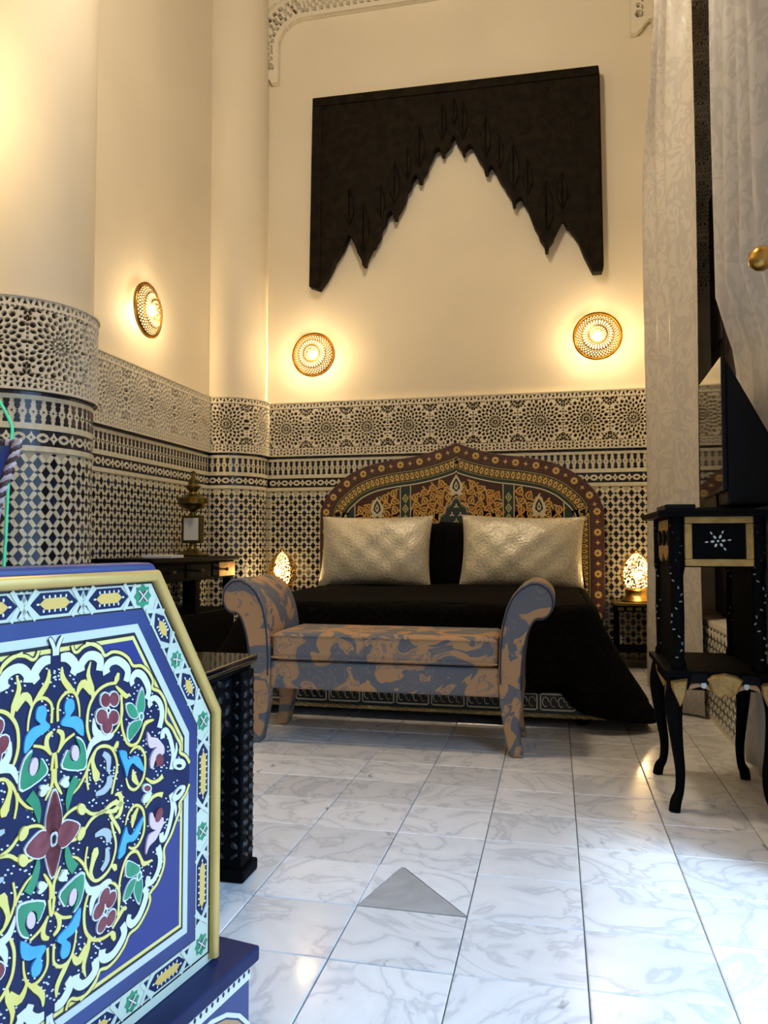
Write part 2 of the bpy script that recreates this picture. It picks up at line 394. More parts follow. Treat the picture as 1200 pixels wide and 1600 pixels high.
fl_loz = [(0,-LH),(LW*.62,0),(0,LH),(-LW*.62,0)]
bar = [(.0015,DA+.001),(DB+.0012,.0012),(P_/2-LW*.62-.001,.0008),(P_/2-.001,LH+.0012),(P_/2-.0015,R_-DA-.001),(P_/2-DB-.0012,R_-.0012),(LW*.62+.001,R_-.0008),(.001,R_-LH-.0012)]
TH = .0045
me_loz = MB().prism(lozenge, 0, TH, lambda u, v, w: (u, w, v), inset=.05).mesh('tile', 'dark_tile')
def zellige(parent, fr, s0, s1, zb, zt, pick, gaps=()):
    """upright dark lozenges, small flat lozenges and cream bars; pick(x,y,z) makes a lozenge an object of its own"""
    base = MB(); strip(base, fr, s0, s1, zb, zt, .0012); stuff(base.build('tile_bed', 'grout', parent))
    mb = MB(); j = 0; n = int((s1-s0)/P_)+2; z = zt - .012
    count = 0
    while z > zb-.02:
        for i in range(-1, n):
            sc = s0 + (i + .5*(j % 2))*P_
            def inside(poly): return all(s0-.0005 <= sc+u <= s1+.0005 and zb <= z+v <= zt for u, v in poly)
            f = lambda u, v, w: pt(fr, sc+u, z+v, w)
            f2 = lambda u, v, w: pt(fr, sc+u+P_/2, z+v, w)
            if inside(lozenge):
                p, T, N = fr.at(sc)
                if pick and count < 300 and pick(p.x, p.y, z):
                    o = link('tile', me_loz, parent); o.location = (p.x, p.y, z); o.rotation_euler = (0, 0, math.atan2(T.y, T.x)); count += 1
                else: mb.prism(lozenge, 0, TH, f, 1, inset=.05)
            if inside([(u+P_/2, v) for u, v in fl_loz]): mb.prism(fl_loz, 0, TH, f2, 1)
            for sx in (1, -1):
                for sz in (1, -1):
                    if sz == -1: continue
                    b2 = [(u*sx, v*sz) for u, v in bar]
                    if inside(b2): mb.prism(b2, 0, TH, f, 0, inset=.05)
        z -= R_; j += 1
    stuff(mb.build('tile_mosaic', ['cream_tile', 'dark_glaze'], parent))
def bands(parent, fr, s0, s1):
    """the rows between the lozenge field and the stucco frieze"""
    mb = MB(); L = s1-s0
    for z0, z1 in ((1.228, 1.252), (1.324, 1.351), (1.454, 1.474)): strip(mb, fr, s0, s1, z0, z1, .006, 0)
    n = round(L/.085)
    for i in range(n): strip(mb, fr, s0+L*i/n+.001, s0+L*(i+1)/n-.001, 1.475, 1.492, .004, 1)
    strip(mb, fr, s0, s1, 1.351, 1.454, .0025, 0)
    n = round(L/.0434); p = L/n
    bot = [(-.0125,0),(.0125,0),(.0135,-.012),(.0085,-.018),(.0125,-.028),(.004,-.044),(-.004,-.044),(-.0125,-.028),(-.0085,-.018),(-.0135,-.012)]
    for i in range(n):
        sc = s0+(i+.5)*p
        mb.prism(bot, .002, .0055, lambda u, v, w: pt(fr, sc+u, 1.4535+v, w), 1)
        mb.prism(bot, .002, .0055, lambda u, v, w: pt(fr, sc+u, 1.3515-v, w), 1)
        for dz in (0,):
            mb.prism([(-.0055,0),(0,-.0055),(.0055,0),(0,.0055)], .002, .0055, lambda u, v, w: pt(fr, sc+u, 1.4025+v, w), 1)
            if i: mb.prism([(-.0055,0),(0,-.0055),(.0055,0),(0,.0055)], .002, .0055, lambda u, v, w: pt(fr, sc-p/2+u, 1.4025+v, w), 1)
    strip(mb, fr, s0, s1, 1.252, 1.324, .002, 1)
    n = max(2, round(L/.096)); p = L/n
    for i in range(n):
        sc = s0+(i+.5)*p; zc = 1.288
        f = lambda u, v, w: pt(fr, sc+u, zc+v, w)
        mb.prism(ell(0, 0, .027, .021, 16), .002, .005, f, 0); mb.prism([(-.016,0),(0,-.010),(.016,0),(0,.010)], .004, .0056, f, 1)
        g = lambda u, v, w: pt(fr, sc+p/2+u, zc+v, w)
        if i < n-1: mb.prism([(-.022,0),(-.008,-.012),(0,-.028),(.008,-.012),(.022,0),(.008,.012),(0,.028),(-.008,.012)], .002, .005, g, 0); mb.prism([(-.006,0),(0,-.006),(.006,0),(0,.006)], .004, .0056, g, 1)
    stuff(mb.build('tile_border', ['cream_tile', 'dark_glaze'], parent))
# ---- carved stucco frieze cells
def cell_height(X, Z, Wd):
    """1 on the carved face, 0 in the recesses coloured as shade. X centred, Z 0..0.41"""
    hole = np.full(X.shape, 9.0)
    def el(cx, cz, a, rl, rw):
        nonlocal hole
        dx, dz = X-cx, Z-cz; ca, sa = math.cos(a), math.sin(a)
        hole = np.minimum(hole, ((dx*ca+dz*sa)/rl)**2 + ((-dx*sa+dz*ca)/rw)**2)
    R, zc = .148, .212
    def ring(n, r, rl, rw, off=0., c=(0., zc), clip=None):
        for k in range(n):
            a = 2*PI*(k+off)/n; x, z = c[0]+R*r*math.cos(a), c[1]+R*r*math.sin(a)
            if abs(x) > Wd/2-.006 or abs(z-zc) > .146: continue
            if clip and math.hypot(x, z-zc) < R*clip: continue
            el(x, z, a, R*rl, R*rw)
    ring(8, .10, .05, .030); ring(16, .25, .070, .034); ring(16, .41, .060, .052, .5); ring(16, .575, .092, .052)
    ring(16, .70, .066, .062, .5); ring(16, .82, .080, .052); ring(16, .93, .085, .075, .5); ring(16, 1.03, .05, .035, 0)
    for sx in (-1, 1):
        for sz in (-1, 1):
            c = (sx*Wd/2, zc+sz*.15)
            ring(8, .14, .085, .040, .5, c); ring(16, .31, .065, .048, .5, c, 1.07)
    for k in range(-7, 8):
        if abs(k*.019) < Wd/2-.01:
            for zz in (.062, .362): el(k*.019, zz, 0, .0062, .003)
            for sx in (-1, 1): el(sx*(Wd/2-.002), zc+k*.019, 0, .0022, .006)
    n = 12; p = Wd/n
    for k in range(n):
        x = -Wd/2+(k+.5)*p
        for z0, z1 in ((.376, .402), (.010, .030), (.034, .052)):
            t = (Z-z0)/(z1-z0); up = (np.abs(X-x)/(p*.40) + np.where((k % 2 == 0), t, 1-t))
            inside = (t > .06) & (t < .94) & (up < .92)
            hole = np.where(inside, np.minimum(hole, .5), hole)
    return np.clip((hole-.72)/.5, 0, 1)
def relief_mesh(name, X, Z, H, f, depth, mats, keep=None, thr=.35):
    nz, nx = X.shape
    V = [f(X[j, i], Z[j, i], -depth*(1-H[j, i])) for j in range(nz) for i in range(nx)]
    F = []; I = []
    for j in range(nz-1):
        for i in range(nx-1):
            if keep is not None and not (keep[j, i] or keep[j+1, i] or keep[j, i+1] or keep[j+1, i+1]): continue
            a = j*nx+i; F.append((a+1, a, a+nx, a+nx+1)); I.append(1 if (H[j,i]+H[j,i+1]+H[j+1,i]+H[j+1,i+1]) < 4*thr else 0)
    m = MB(); m.V = V; m.F = F; m.I = I
    return m.mesh(name, mats)
def frieze(parent, fr, s0, s1, n):
    Wd = (s1-s0)/n; nx, nz = 96, 132
    X, Z = np.meshgrid(np.linspace(-Wd/2, Wd/2, nx), np.linspace(0, .408, nz)); H = cell_height(X, Z, Wd)
    if fr.r is None: f = lambda x, z, d: (x, .026+d, z)
    else: f = lambda x, z, d: ((fr.r+.024+d)*math.sin(x/fr.r), (fr.r+.024+d)*math.cos(x/fr.r)-fr.r, z)
    me = relief_mesh('stucco_panel', X, Z, H, f, .019, ['stucco', 'stucco_recess_shade'])
    for k in range(n):
        p, T, N = fr.at(s0+(k+.5)*Wd); o = link('stucco_panel', me, parent); o.location = (p.x, p.y, 1.492); o.rotation_euler = (0, 0, math.atan2(T.y, T.x))
    led = MB(); strip(led, fr, s0, s1, 1.899, 1.908, .030); led.build('ledge', 'stucco', parent)
FB = Flat((XR, YB), (-1, 0)); FL = Flat((XL, 5.262), (0, -1)); FR = Flat((XR, 2.02), (0, 1))
F1 = Round(C1, R1-.004, PI/2); F2 = Round(C2, R2-.004, math.radians(16.3))
FLb = Flat((XL, 2.82), (0, -1))
LB, LL, L1, L2 = 2.876, 1.775, PI*R1*.99, math.radians(117)*R2
zellige(wb, FB, 0, LB, .02, 1.228, lambda x, y, z: (x < -1.72 and z > .42) or (x > .36 and z > .3 and x < .62) or (z > .3 and abs(x+.69) > .99 and x < .6))
zellige(wl, FL, 0, LL, .02, 1.228, lambda x, y, z: z > .70)
zellige(col1, F1, 0, L1, .02, 1.228, lambda x, y, z: y < 3.25 and x > -2.44 and z > .62)
zellige(col2, F2, 0, L2, .02, 1.228, lambda x, y, z: z > .45)
zellige(wl, FLb, 0, 1.4, .02, 1.228, None)
zellige(wr, FR, 0, 1.08, .02, 1.228, None); 
FRl = Flat((XR, 3.12), (0, 1)); zellige(wr, FRl, 0, 2.47, .02, .44, None)
for pa, fr, L, n in ((wb, FB, LB, 9), (wl, FL, LL, 6), (col1, F1, L1, 4), (col2, F2, L2, 2), (wl, FLb, 1.4, 5)):
    bands(pa, fr, 0, L); frieze(pa, fr, 0, L, n)
# pierced stucco on the far jamb of the window bay (cells of the frieze, stacked)
Xc, Zc = np.meshgrid(np.linspace(-.155, .155, 80), np.linspace(0, .408, 104)); Hc = cell_height(Xc, Zc, .31)
jm = relief_mesh('stucco_panel', Xc, Zc, Hc, lambda x, z, d: (x, .024+d, z), .019, ['stucco', 'stucco_recess_shade'])
for z in (1.15, 2.10, 2.42, 2.74, 3.06, 3.38):
    o = link('stucco_panel', jm, wr); o.location = (XR+.06, WY, z); o.rotation_euler = (0, 0, PI); o.scale = (.38, 1, .78)
for y in (3.28, 3.59, 3.90):
    for z in (2.63, 3.04, 3.45, 3.86):
        o = link('stucco_panel', jm, wn); o.location = (WS, y, z); o.rotation_euler = (0, 0, PI/2)

# ---- carved stucco arch framing the top of the back wall
xs = np.arange(-2.235, .716, .009); zs = np.arange(4.40, 5.69, .009); X, Z = np.meshgrid(xs, zs)
cx = (-2.10+.56)/2; hw = (.56+2.10)/2; rr = .22; top = 4.935
qx = np.abs(X-cx)-(hw-rr); qz = Z-(top-rr)
sd_ = np.where((qx > 0) & (qz > 0), np.hypot(np.maximum(qx, 0), np.maximum(qz, 0))-rr, np.maximum(qx, qz)-rr)   # <0 inside the opening
keep = (sd_ > 0) & ((Z > 4.44) | (sd_ > 99)) & ~((Z < 4.53) & (sd_ > .035+(Z-4.44)*.8))
H = np.ones_like(X)
for k, (o0, n) in enumerate(((.045, .055), (.075, .055), (.105, .05), (.14, .05))):
    m = (np.abs(sd_-o0-.005) < .011)
    along = np.where(qz > -0.0, np.arctan2(np.maximum(qz, 0), np.maximum(qx, .001))*.3 - X*np.sign(.0001-np.abs(qx)*0+1)*(qx < 0), Z)
    H = np.where(m & ((np.mod(along + k*.02, n)/n) < .5) & ((sd_ < .08) | (Z > 4.87)) & (Z > 4.6), 0, H)
for sx in (-1, 1):
    rx = cx+sx*(hw+.055); d = np.hypot(X-rx, Z-4.57); H = np.where(((d < .026) & (d > .016)) | (d < .007), 0, H)
H = np.where(np.abs(sd_-.205) < .006, .45, H)
ar = link('carved_arch', relief_mesh('carved_arch', X, Z, H, lambda x, z, d: (x, YB-.05-d, z), .03, ['stucco', 'stucco_recess_shade'], keep), wb)
m = ar.modifiers.new('solid', 'SOLIDIFY'); m.thickness = .045; m.offset = 1

# ================================================================== BED
CX = -.69
bed = thing('bed', 'wide bed with painted arched headboard against the tiled wall', 'bed', (CX, 4.5, 0))
half = [(1.018,.30),(1.018,.99),(1.002,1.10),(.957,1.187),(.885,1.262),(.79,1.335),(.655,1.395),(.48,1.432),(.31,1.455),(.147,1.494),(0,1.548)]
hs = curve(half, 5)
def hb_path(d):
    """headboard outline moved inwards by d, right foot to left foot"""
    out = []
    n = len(hs)
    for i, p in enumerate(hs):
        a = hs[max(i-1,0)]; b = hs[min(i+1,n-1)]; tx, tz = b[0]-a[0], b[1]-a[1]; l = math.hypot(tx, tz); nx, nz = -tz/l, tx/l
        if i == n-1: nx, nz = 0, -1.05
        out.append((p[0]+nx*d, p[1]+nz*d))
    out = [(max(x, 0), z) for x, z in out]
    return out[:1] + [q for q in out[1:]] + [(-x, z) for x, z in out[-2::-1]]
HY = 5.47
def hbm(u, v, w): return (CX+u, HY-w, v)
MB().prism(hb_path(0), -.075, 0, hbm, back=True).build('headboard', 'maroon', bed, bevel=.004)
hb = bed.children[0]
lay = [(.092,.0008,'hb_black'),(.098,.0016,'hb_olive'),(.103,.0024,'hb_black'),(.170,.0032,'hb_olive'),(.174,.004,'hb_green'),(.196,.0048,'hb_cream'),(.204,.0056,'hb_brown')]
for d, w_, m_ in lay: MB().prism(hb_path(d), 0, w_, hbm).build('painted_band', m_, hb)
def along(path, step, start=.5):
    """points and directions at even spacing on a polyline"""
    out = []; acc = -step*start
    for a, b in zip(path[:-1], path[1:]):
        l = math.hypot(b[0]-a[0], b[1]-a[1])
        while acc + l >= step*0 and acc <= 0 < acc + l:
            t = -acc/l; out.append((a[0]+(b[0]-a[0])*t, a[1]+(b[1]-a[1])*t, math.atan2(b[1]-a[1], b[0]-a[0]))); acc -= step
        acc += l
    return out
def hb_piece(mb_list, name, parent):
    for x in mb_list: x.build(name[0], name[1], parent)
fm = MB()
for k_ in range(8): fm.prism(ell(.0165*math.cos(k_*PI/4), .0165*math.sin(k_*PI/4), .0105, .0062, 8, k_*PI/4), 0, .0022, lambda u, v, w: (u, -w, v))
fm.prism(ell(0, 0, .0075, .0075, 8), 0, .003, lambda u, v, w: (u, -w, v), 1)
fm.tube([(.021*math.cos(t), -.001, .021*math.sin(t)) for t in np.linspace(0, 2*PI, 17)], .0022, 4)
fme = fm.mesh('painted_flower', ['hb_gold', 'hb_brown'])
st = MB().prism([(0,.019),(.005,.005),(.019,0),(.005,-.005),(0,-.019),(-.005,-.005),(-.019,0),(-.005,.005)], 0, .0022, lambda u, v, w: (u, -w, v))
stm = st.mesh('painted_star', 'hb_gold')
for i, (x, z, a) in enumerate(along(hb_path(.046), .0715, .4)):
    o = link('painted_flower' if i % 2 == 0 else 'painted_star', fme if i % 2 == 0 else stm, hb); o.location = (CX+x, HY, z); o.rotation_euler = (0, -a, 0)
lz = MB(); 
for x, z, a in along(hb_path(.137), .0375):
    def fz(u, v, w, x=x, z=z, a=a): return hbm(x+u*math.cos(a)-v*math.sin(a), z+u*math.sin(a)+v*math.cos(a), w)
    lz.prism([(-.0165,0),(-.006,-.026),(.006,-.026),(.0165,0),(.006,.026),(-.006,.026)], .003, .0046, fz, 0); lz.prism([(-.006,0),(0,-.010),(.006,0),(0,.010)], .004, .0054, fz, 1)
    for s_ in (-1, 1): lz.prism([(-.0187-.005,s_*.024),(-.0187+.005,s_*.024),(-.0187,s_*.010)], .003, .0046, fz, 0)
stuff(lz.build('painted_lozenges', ['hb_gold', 'hb_black'], hb))
# lattice strips and scrollwork panels
def ztop(x): 
    pth = hb_path(.206); best = 1.3
    for a, b in zip(pth[:-1], pth[1:]):
        if min(a[0], b[0]) <= x <= max(a[0], b[0]) and a[0] != b[0]: best = a[1]+(b[1]-a[1])*(x-a[0])/(b[0]-a[0])
    return best
lat = MB()
for s_ in (-1, 1):
    for x0, x1 in ((.335, .405), (.752, .812)):
        for e in (x0-.006, x1): 
            zt = ztop(s_*(e+.003)); lat.prism([(s_*e,.5),(s_*(e+.006),.5),(s_*(e+.006),zt),(s_*e,zt)], .0056, .0072, hbm, 0)
        xm = s_*(x0+x1)/2; hw_ = (x1-x0)/2-.004; z = .55
        lat.prism([(xm-hw_-.004,.5),(xm+hw_+.004,.5),(xm+hw_+.004,ztop(xm+hw_+.003)),(xm-hw_-.004,ztop(xm-hw_-.003))], .0056, .0064, hbm, 2)
        while z < ztop(xm+s_*hw_)-.045:
            lat.prism([(xm-hw_*.8,z),(xm,z-.036),(xm+hw_*.8,z),(xm,z+.036)], .0064, .0074, hbm, 1); lat.prism([(xm-hw_*.4,z),(xm,z-.020),(xm+hw_*.4,z),(xm,z+.020)], .0074, .0082, hbm, 2)
            lat.prism([(xm-hw_*.18,z),(xm,z-.010),(xm+hw_*.18,z),(xm,z+.010)], .0082, .009, hbm, 0); z += .075
stuff(lat.build('painted_lattice', ['hb_cream', 'hb_olive', 'hb_green'], hb))
sc = MB()
def spiral(cx, cz, R, a0, sgn, turns=1.35):
    pts = []; ws = []
    for i in range(13):
        t = i/12; a = a0+sgn*turns*2*PI*t; rr_ = R*(1-.82*t); pts.append((cx+rr_*math.cos(a), cz+rr_*math.sin(a))); ws.append(.0115*(1-.35*t))
    sc.ribbon(pts, ws, .0056, .0072, hbm, 0, 2)
    for q in (2, 5, 8):
        a = math.atan2(pts[q][1]-cz, pts[q][0]-cx); p = pts[q]
        sc.prism(ell(p[0]+.014*math.cos(a+.5*sgn), p[1]+.014*math.sin(a+.5*sgn), .016, .0062, 8, a+.9*sgn), .0058, .0078, hbm, q % 2)
    sc.prism(ell(pts[-1][0], pts[-1][1], .008, .008, 8), .0056, .0078, hbm, 1)
for s_ in (-1, 1):
    for x0, x1 in ((.02, .325), (.42, .742)):
        nx = 5; px = (x1-x0)/nx
        for i in range(nx):
            for j in range(12):
                x = x0+(i+.5)*px; z = .62+j*px*.98+(px*.49 if i % 2 else 0)
                if z+px*.42 < ztop(s_*x)-.006 and z > .75:
                    spiral(s_*x, z, px*.47, (i+j)*PI/2*s_, s_ if (i+j) % 2 else -s_)
stuff(sc.build('painted_scrollwork', ['hb_orange', 'hb_gold'], hb))
# central niche, palmettes
def palmette(x, z, k, parent):
    m = MB(); f = lambda u, v, w: hbm(x+u*k, z+v*k, w)
    m.prism([(0,.085),(.018,.055),(.04,.02),(.05,-.015),(.035,-.045),(.055,-.06),(.02,-.07),(0,-.055),(-.02,-.07),(-.055,-.06),(-.035,-.045),(-.05,-.015),(-.04,.02),(-.018,.055)], .0072, .0088, f, 0)
    m.prism([(0,.06),(.022,.02),(.028,-.015),(0,-.042),(-.028,-.015),(-.022,.02)], .0088, .0096, f, 1)
    m.prism([(0,.035),(.014,.005),(.012,-.015),(0,-.028),(-.012,-.015),(-.014,.005)], .0096, .0104, f, 0)
    m.prism([(0,.02),(.006,0),(0,-.015),(-.006,0)], .0104, .011, f, 1)
    m.build('painted_palmette', ['hb_cream', 'hb_black'], parent)
palmette(0, 1.235, 1, hb); palmette(.58, 1.08, 1, hb); palmette(-.58, 1.08, 1, hb)
nh = [(.36,.86),(.30,.90),(.26,.90),(.245,.945),(.225,.945),(.205,.905),(.17,.905),(.15,.96),(.125,.985),(.115,1.03),(.08,1.055),(.07,1.095),(.035,1.115),(.02,1.15),(0,1.165)]
full = nh + [(-x, z) for x, z in nh[-2::-1]]
for d, w_, m_ in ((0, .0078, 'hb_cream'), (.008, .0086, 'hb_black'), (.014, .0094, 'hb_olive'), (.018, .0102, 'hb_green')):
    g = [(x*(1-d*2.2), z-d*1.1) for x, z in full]; g = [(g[0][0], .55)] + g + [(g[-1][0], .55)]
    MB().prism(g, .0056, w_, hbm).build('painted_niche', m_, hb)
m = MB()
for x, z, kk in ((0,1.09,0),(.03,1.03,1),(-.03,1.03,1),(0,.985,2),(.06,.95,1),(-.055,.945,1),(-.02,.93,0),(.025,.915,2)):
    for q in range(3): m.prism(ell(x+.010*math.cos(q*2.1+1.57), z+.010*math.sin(q*2.1+1.57), .010, .0045, 8, q*2.1+1.57), .0102, .0116, hbm, kk)
stuff(m.build('painted_sprigs', ['hb_cream', 'p_pink', 'hb_gold'], hb))
# foot board, side boards, feet
FY = 3.56
fb = MB().box(-1.60, .215, FY, FY+.035, .045, .16).build('foot_board', 'hb_green', bed, bevel=.004)
m = MB(); x = -1.56
i = 0
while x < .17:
    w_ = .155
    m.prism([(x,.078),(x+.012,.072),(x+w_-.012,.072),(x+w_,.078),(x+w_,.143),(x+w_-.012,.15),(x+.012,.15),(x,.143)], 0, .003, lambda u, v, w: (u, FY-w, v), 0)
    m.prism([(x+.006,.08),(x+w_-.006,.08),(x+w_-.006,.142),(x+.006,.142)], 0, .004, lambda u, v, w: (u, FY-w, v), 1)
    for q in range(4): 
        xx = x+.025+q*.035; m.ribbon([(xx+.014*math.cos(t), .112+.022*math.sin(t)) for t in np.linspace(0, 5.2, 8)], [.004]*8, .003, .0055, lambda u, v, w: (u, FY-w, v), 2 if q % 2 else 0, 1)
    x += .165; i += 1
stuff(m.build('painted_cartouches', ['hb_cream', 'hb_black', 'hb_olive'], fb))
rp = MB(); n = 420
for ph in (0, PI):
    rp.tube([(-1.60+1.815*i_/n, FY-.006+.006*math.cos(i_*.55*PI+ph) - .002, .052+.006*math.sin(i_*.55*PI+ph)) for i_ in range(n+1)], .0055, 5)
rp.build('rope_moulding', 'rope_gold', fb, sm=60)
for s_ in (-1, 1): MB().box(CX+s_*.87-.02, CX+s_*.87+.02, FY+.04, HY, .06, .2).build('side_board', 'hb_green', bed)
for s_ in (-1, 1):
    for y in (FY+.09, HY-.12): MB().lathe([(.025,0),(.035,.02),(.03,.05),(.035,.08)], (CX+s_*.8, y, 0), 12).build('foot', 'black_wood', bed)
MB().box(CX-.85, CX+.85, FY+.04, HY-.005, .14, .36).build('box_base', 'black_cloth', bed, bevel=.02)
MB().box(CX-.84, CX+.84, FY+.04, HY-.01, .36, .515).build('mattress', 'black_cloth', bed, bevel=.05, seg=4)
# fur bedspread: rings around the mattress edge, spilling down to the floor at the sides
def bedspread():
    a, y0, y1 = .83, FY+.06, HY-.02; rc = .12; ring = []
    per = []   # (x, y, nx, ny) from head-right corner round the foot to head-left
    for t in np.linspace(0, 1, 40): per.append((a, y1+(y0+rc-y1)*t, 1, 0))
    for t in np.linspace(0, PI/2, 22)[1:-1]: per.append((a-rc+rc*math.cos(t), y0+rc-rc*math.sin(t), math.cos(t), -math.sin(t)))
    for t in np.linspace(0, 1, 48): per.append((a-rc-(2*a-2*rc)*t, y0, 0, -1))
    for t in np.linspace(PI/2, 0, 22)[1:-1]: per.append((-a+rc-rc*math.cos(t), y0+rc-rc*math.sin(t), -math.cos(t), -math.sin(t)))
    for t in np.linspace(0, 1, 40): per.append((-a, y0+rc+(y1-y0-rc)*t, -1, 0))
    n = len(per); V = []; F = []; K = 18
    acc = 0; arc = [0]
    for i in range(1, n): acc += math.hypot(per[i][0]-per[i-1][0], per[i][1]-per[i-1][1]); arc.append(acc)
    for k in range(K+1):
        t = k/K
        for i, (x, y, nx, ny) in enumerate(per):
            side = abs(nx); corner = min(1, 4*abs(nx*ny))
            flare = .235*side**1.5*(1-.6*min(1, max(0, (y-4.2)/1.0))) + .045*(1-side) + .06*corner; hem = .045*side + .155*(1-side)**.5 if side < .999 else .045
            hem = min(hem, .155); hem -= .06*corner; hem = max(hem, .03)
            wav = math.sin(arc[i]*17+math.sin(arc[i]*5)*2)*.5+math.sin(arc[i]*31)*.25
            th = min(t*4, 1)*PI/2
            if t < .25: o = .045*math.sin(th); z = .530-.045*(1-math.cos(th))
            else:
                q = (t-.25)/.75; o = .045+flare*(q**1.15) + .022*wav*q*(.3+.7*side); z = .485+(hem-.485)*q
            V.append((CX+x+nx*o, y+ny*o, z+.004*math.sin(x*23+y*31+k)))
    for k in range(K):
        for i in range(n-1): b = k*n+i; F.append((b, b+1, b+n+1, b+n))
    # top surface
    tb_ = len(V); Lx, Ly = 26, 40
    for j in range(Ly+1):
        y = y0+(y1-y0)*j/Ly; wx = a if y > y0+rc else a-rc+math.sqrt(max(rc*rc-(y0+rc-y)**2, 0))
        for i in range(Lx+1):
            x = -wx+2*wx*i/Lx; V.append((CX+x, y, .531+.008*math.sin(x*5+1)*math.sin(y*4) if 0 < i < Lx and 0 < j < Ly else .530))
    for j in range(Ly):
        for i in range(Lx): b = tb_+j*(Lx+1)+i; F.append((b, b+1, b+Lx+2, b+Lx+1))
    m = MB(); m.V = V; m.F = F; m.I = [0]*len(F)
    o = m.build('bedspread', 'fur', sm=70); s = o.modifiers.new('solid', 'SOLIDIFY'); s.thickness = .012; s.offset = 1
    sub = o.modifiers.new('sub', 'SUBSURF'); sub.levels = 1; sub.render_levels = 1
    return tag(o, 'black fur bedspread draped over the bed down to the floor', 'bedspread')
bedspread()
def cushion(name, mname, wd, ht, th, loc, rx, rz=0, ry=0, parent=None, pinch=.05, seed=0, n=28):
    rnd = random.Random(seed); V = []; F = []
    def prof(u, v): return (max(0, (1-abs(u)**2.6))*max(0, (1-abs(v)**2.6)))**.5
    ph = [rnd.uniform(0, 6) for _ in range(6)]
    for sg in (1, -1):
        for j in range(n+1):
            for i in range(n+1):
                u = -1+2*i/n; v = -1+2*j/n
                x = u*wd/2*(1-pinch*(1-v*v)*abs(u)**3*.0 - pinch*(1-abs(v)**2)*(abs(u)**6)); z = v*ht/2*(1-pinch*1.3*(1-u*u)*(abs(v)**6))
                d = th/2*prof(u, v)*(1+.06*math.sin(5*u+ph[0])*math.sin(4*v+ph[1])) + .006*math.sin(13*u+ph[2])*math.sin(9*v+ph[3])*prof(u, v)
                V.append((x, sg*d, z))
    q = (n+1)**2
    for j in range(n):
        for i in range(n):
            b = j*(n+1)+i; F.append((b, b+n+1, b+n+2, b+1)); F.append((q+b, q+b+1, q+b+n+2, q+b+n+1))
    m = MB(); m.V = V; m.F = F; m.I = [0]*len(F)
    o = m.build(name, mname, parent, sm=80); o.location = loc; o.rotation_euler = (rx, ry, rz); return o
tag(cushion('black_pillow', 'black_cloth', .80, .46, .13, (-1.13, 5.375, .745), math.radians(-9), seed=5), 'black pillow behind the silver cushion nearer the corner column', 'pillow', 'black pillows')
tag(cushion('black_pillow', 'black_cloth', 1.0, .46, .13, (-.30, 5.365, .750), math.radians(-9), seed=6), 'black pillow whose edge shows past the silver cushion nearer the curtain', 'pillow', 'black pillows')
pl = tag(cushion('silver_cushion', 'silver_cloth', .80, .505, .20, (-1.228, 5.225, .772), math.radians(-13), seed=1), 'silver woven cushion on the bed, the one nearer the corner column', 'cushion', 'silver cushions')
pr = tag(cushion('silver_cushion', 'silver_cloth', .82, .50, .20, (-.222, 5.22, .768), math.radians(-13), math.radians(0), math.radians(1.5), seed=2), 'silver woven cushion on the bed, the one nearer the white curtain', 'cushion', 'silver cushions')

# ================================================================== BENCH
BY0, BY1 = 3.02, 3.42
bench = thing('bench', 'scroll-armed bench upholstered in blue and tan jacquard at the bed foot', 'bench', (CX, 3.22, 0))
# arm front outline in metres (x from the bench centre, z)
arm_in = [(.560,.655),(.527,.622),(.500,.565),(.482,.493),(.474,.420),(.470,.335),(.471,.270),(.473,.215)]
arm_out = [(.560,.215),(.556,.250),(.557,.315),(.566,.400),(.585,.480),(.612,.530),(.645,.536),(.672,.556),(.686,.596),(.676,.640),(.640,.672),(.598,.676)]
leg_poly = [(.473,.225),(.478,.165),(.492,.085),(.510,0),(.562,0),(.552,.05),(.547,.11),(.552,.17),(.560,.225)]
for s_ in (1, -1):
    prof = curve(arm_in[::-1], 3) + curve(arm_out[::-1], 3)
    prof = [(CX+s_*x, z) for x, z in prof]
    am = MB().prism(prof, -BY1, -BY0, lambda u, v, w: (u, -w, v), back=True).build('arm', 'jacquard', bench, sm=35, bevel=.012, seg=3)
    pc = curve(arm_in[::-1][1:], 4) + curve(arm_out[::-1][:-1], 4)
    for yy, nm in ((BY0+.004, 'piping'), (BY1-.004, 'piping')):
        MB().tube([(CX+s_*(.565+(x-.565)*.93), yy-.005, .44+(z-.44)*.955) for x, z in pc], .0035, 6).build(nm, 'side_cloth', am, sm=60)
    for y in (BY0, BY1-.075):
        dy = -.0 
        MB().prism([(CX+s_*x, z) for x, z in curve(leg_poly, 1)], -(y+.07), -y, lambda u, v, w: (u, -w, v), back=True).build('leg', 'jacquard', bench, sm=35, bevel=.008)
MB().box(CX-.475, CX+.475, BY0+.012, BY1-.012, .222, .336).build('seat_rail', 'jacquard', bench, bevel=.014, seg=3)
se = MB().box(CX-.468, CX+.468, BY0+.004, BY1-.015, .338, .455).build('seat_cushion', 'jacquard', bench, bevel=.03, seg=4)
for z in (.352, .441):
    x0, x1, y0, y1 = CX-.464, CX+.464, BY0+.006, BY1-.02
    MB().tube([(x0,y0,z),(x1,y0,z),(x1,y1,z),(x0,y1,z),(x0,y0,z)], .0042, 6).build('piping', 'jacquard', se, sm=60)

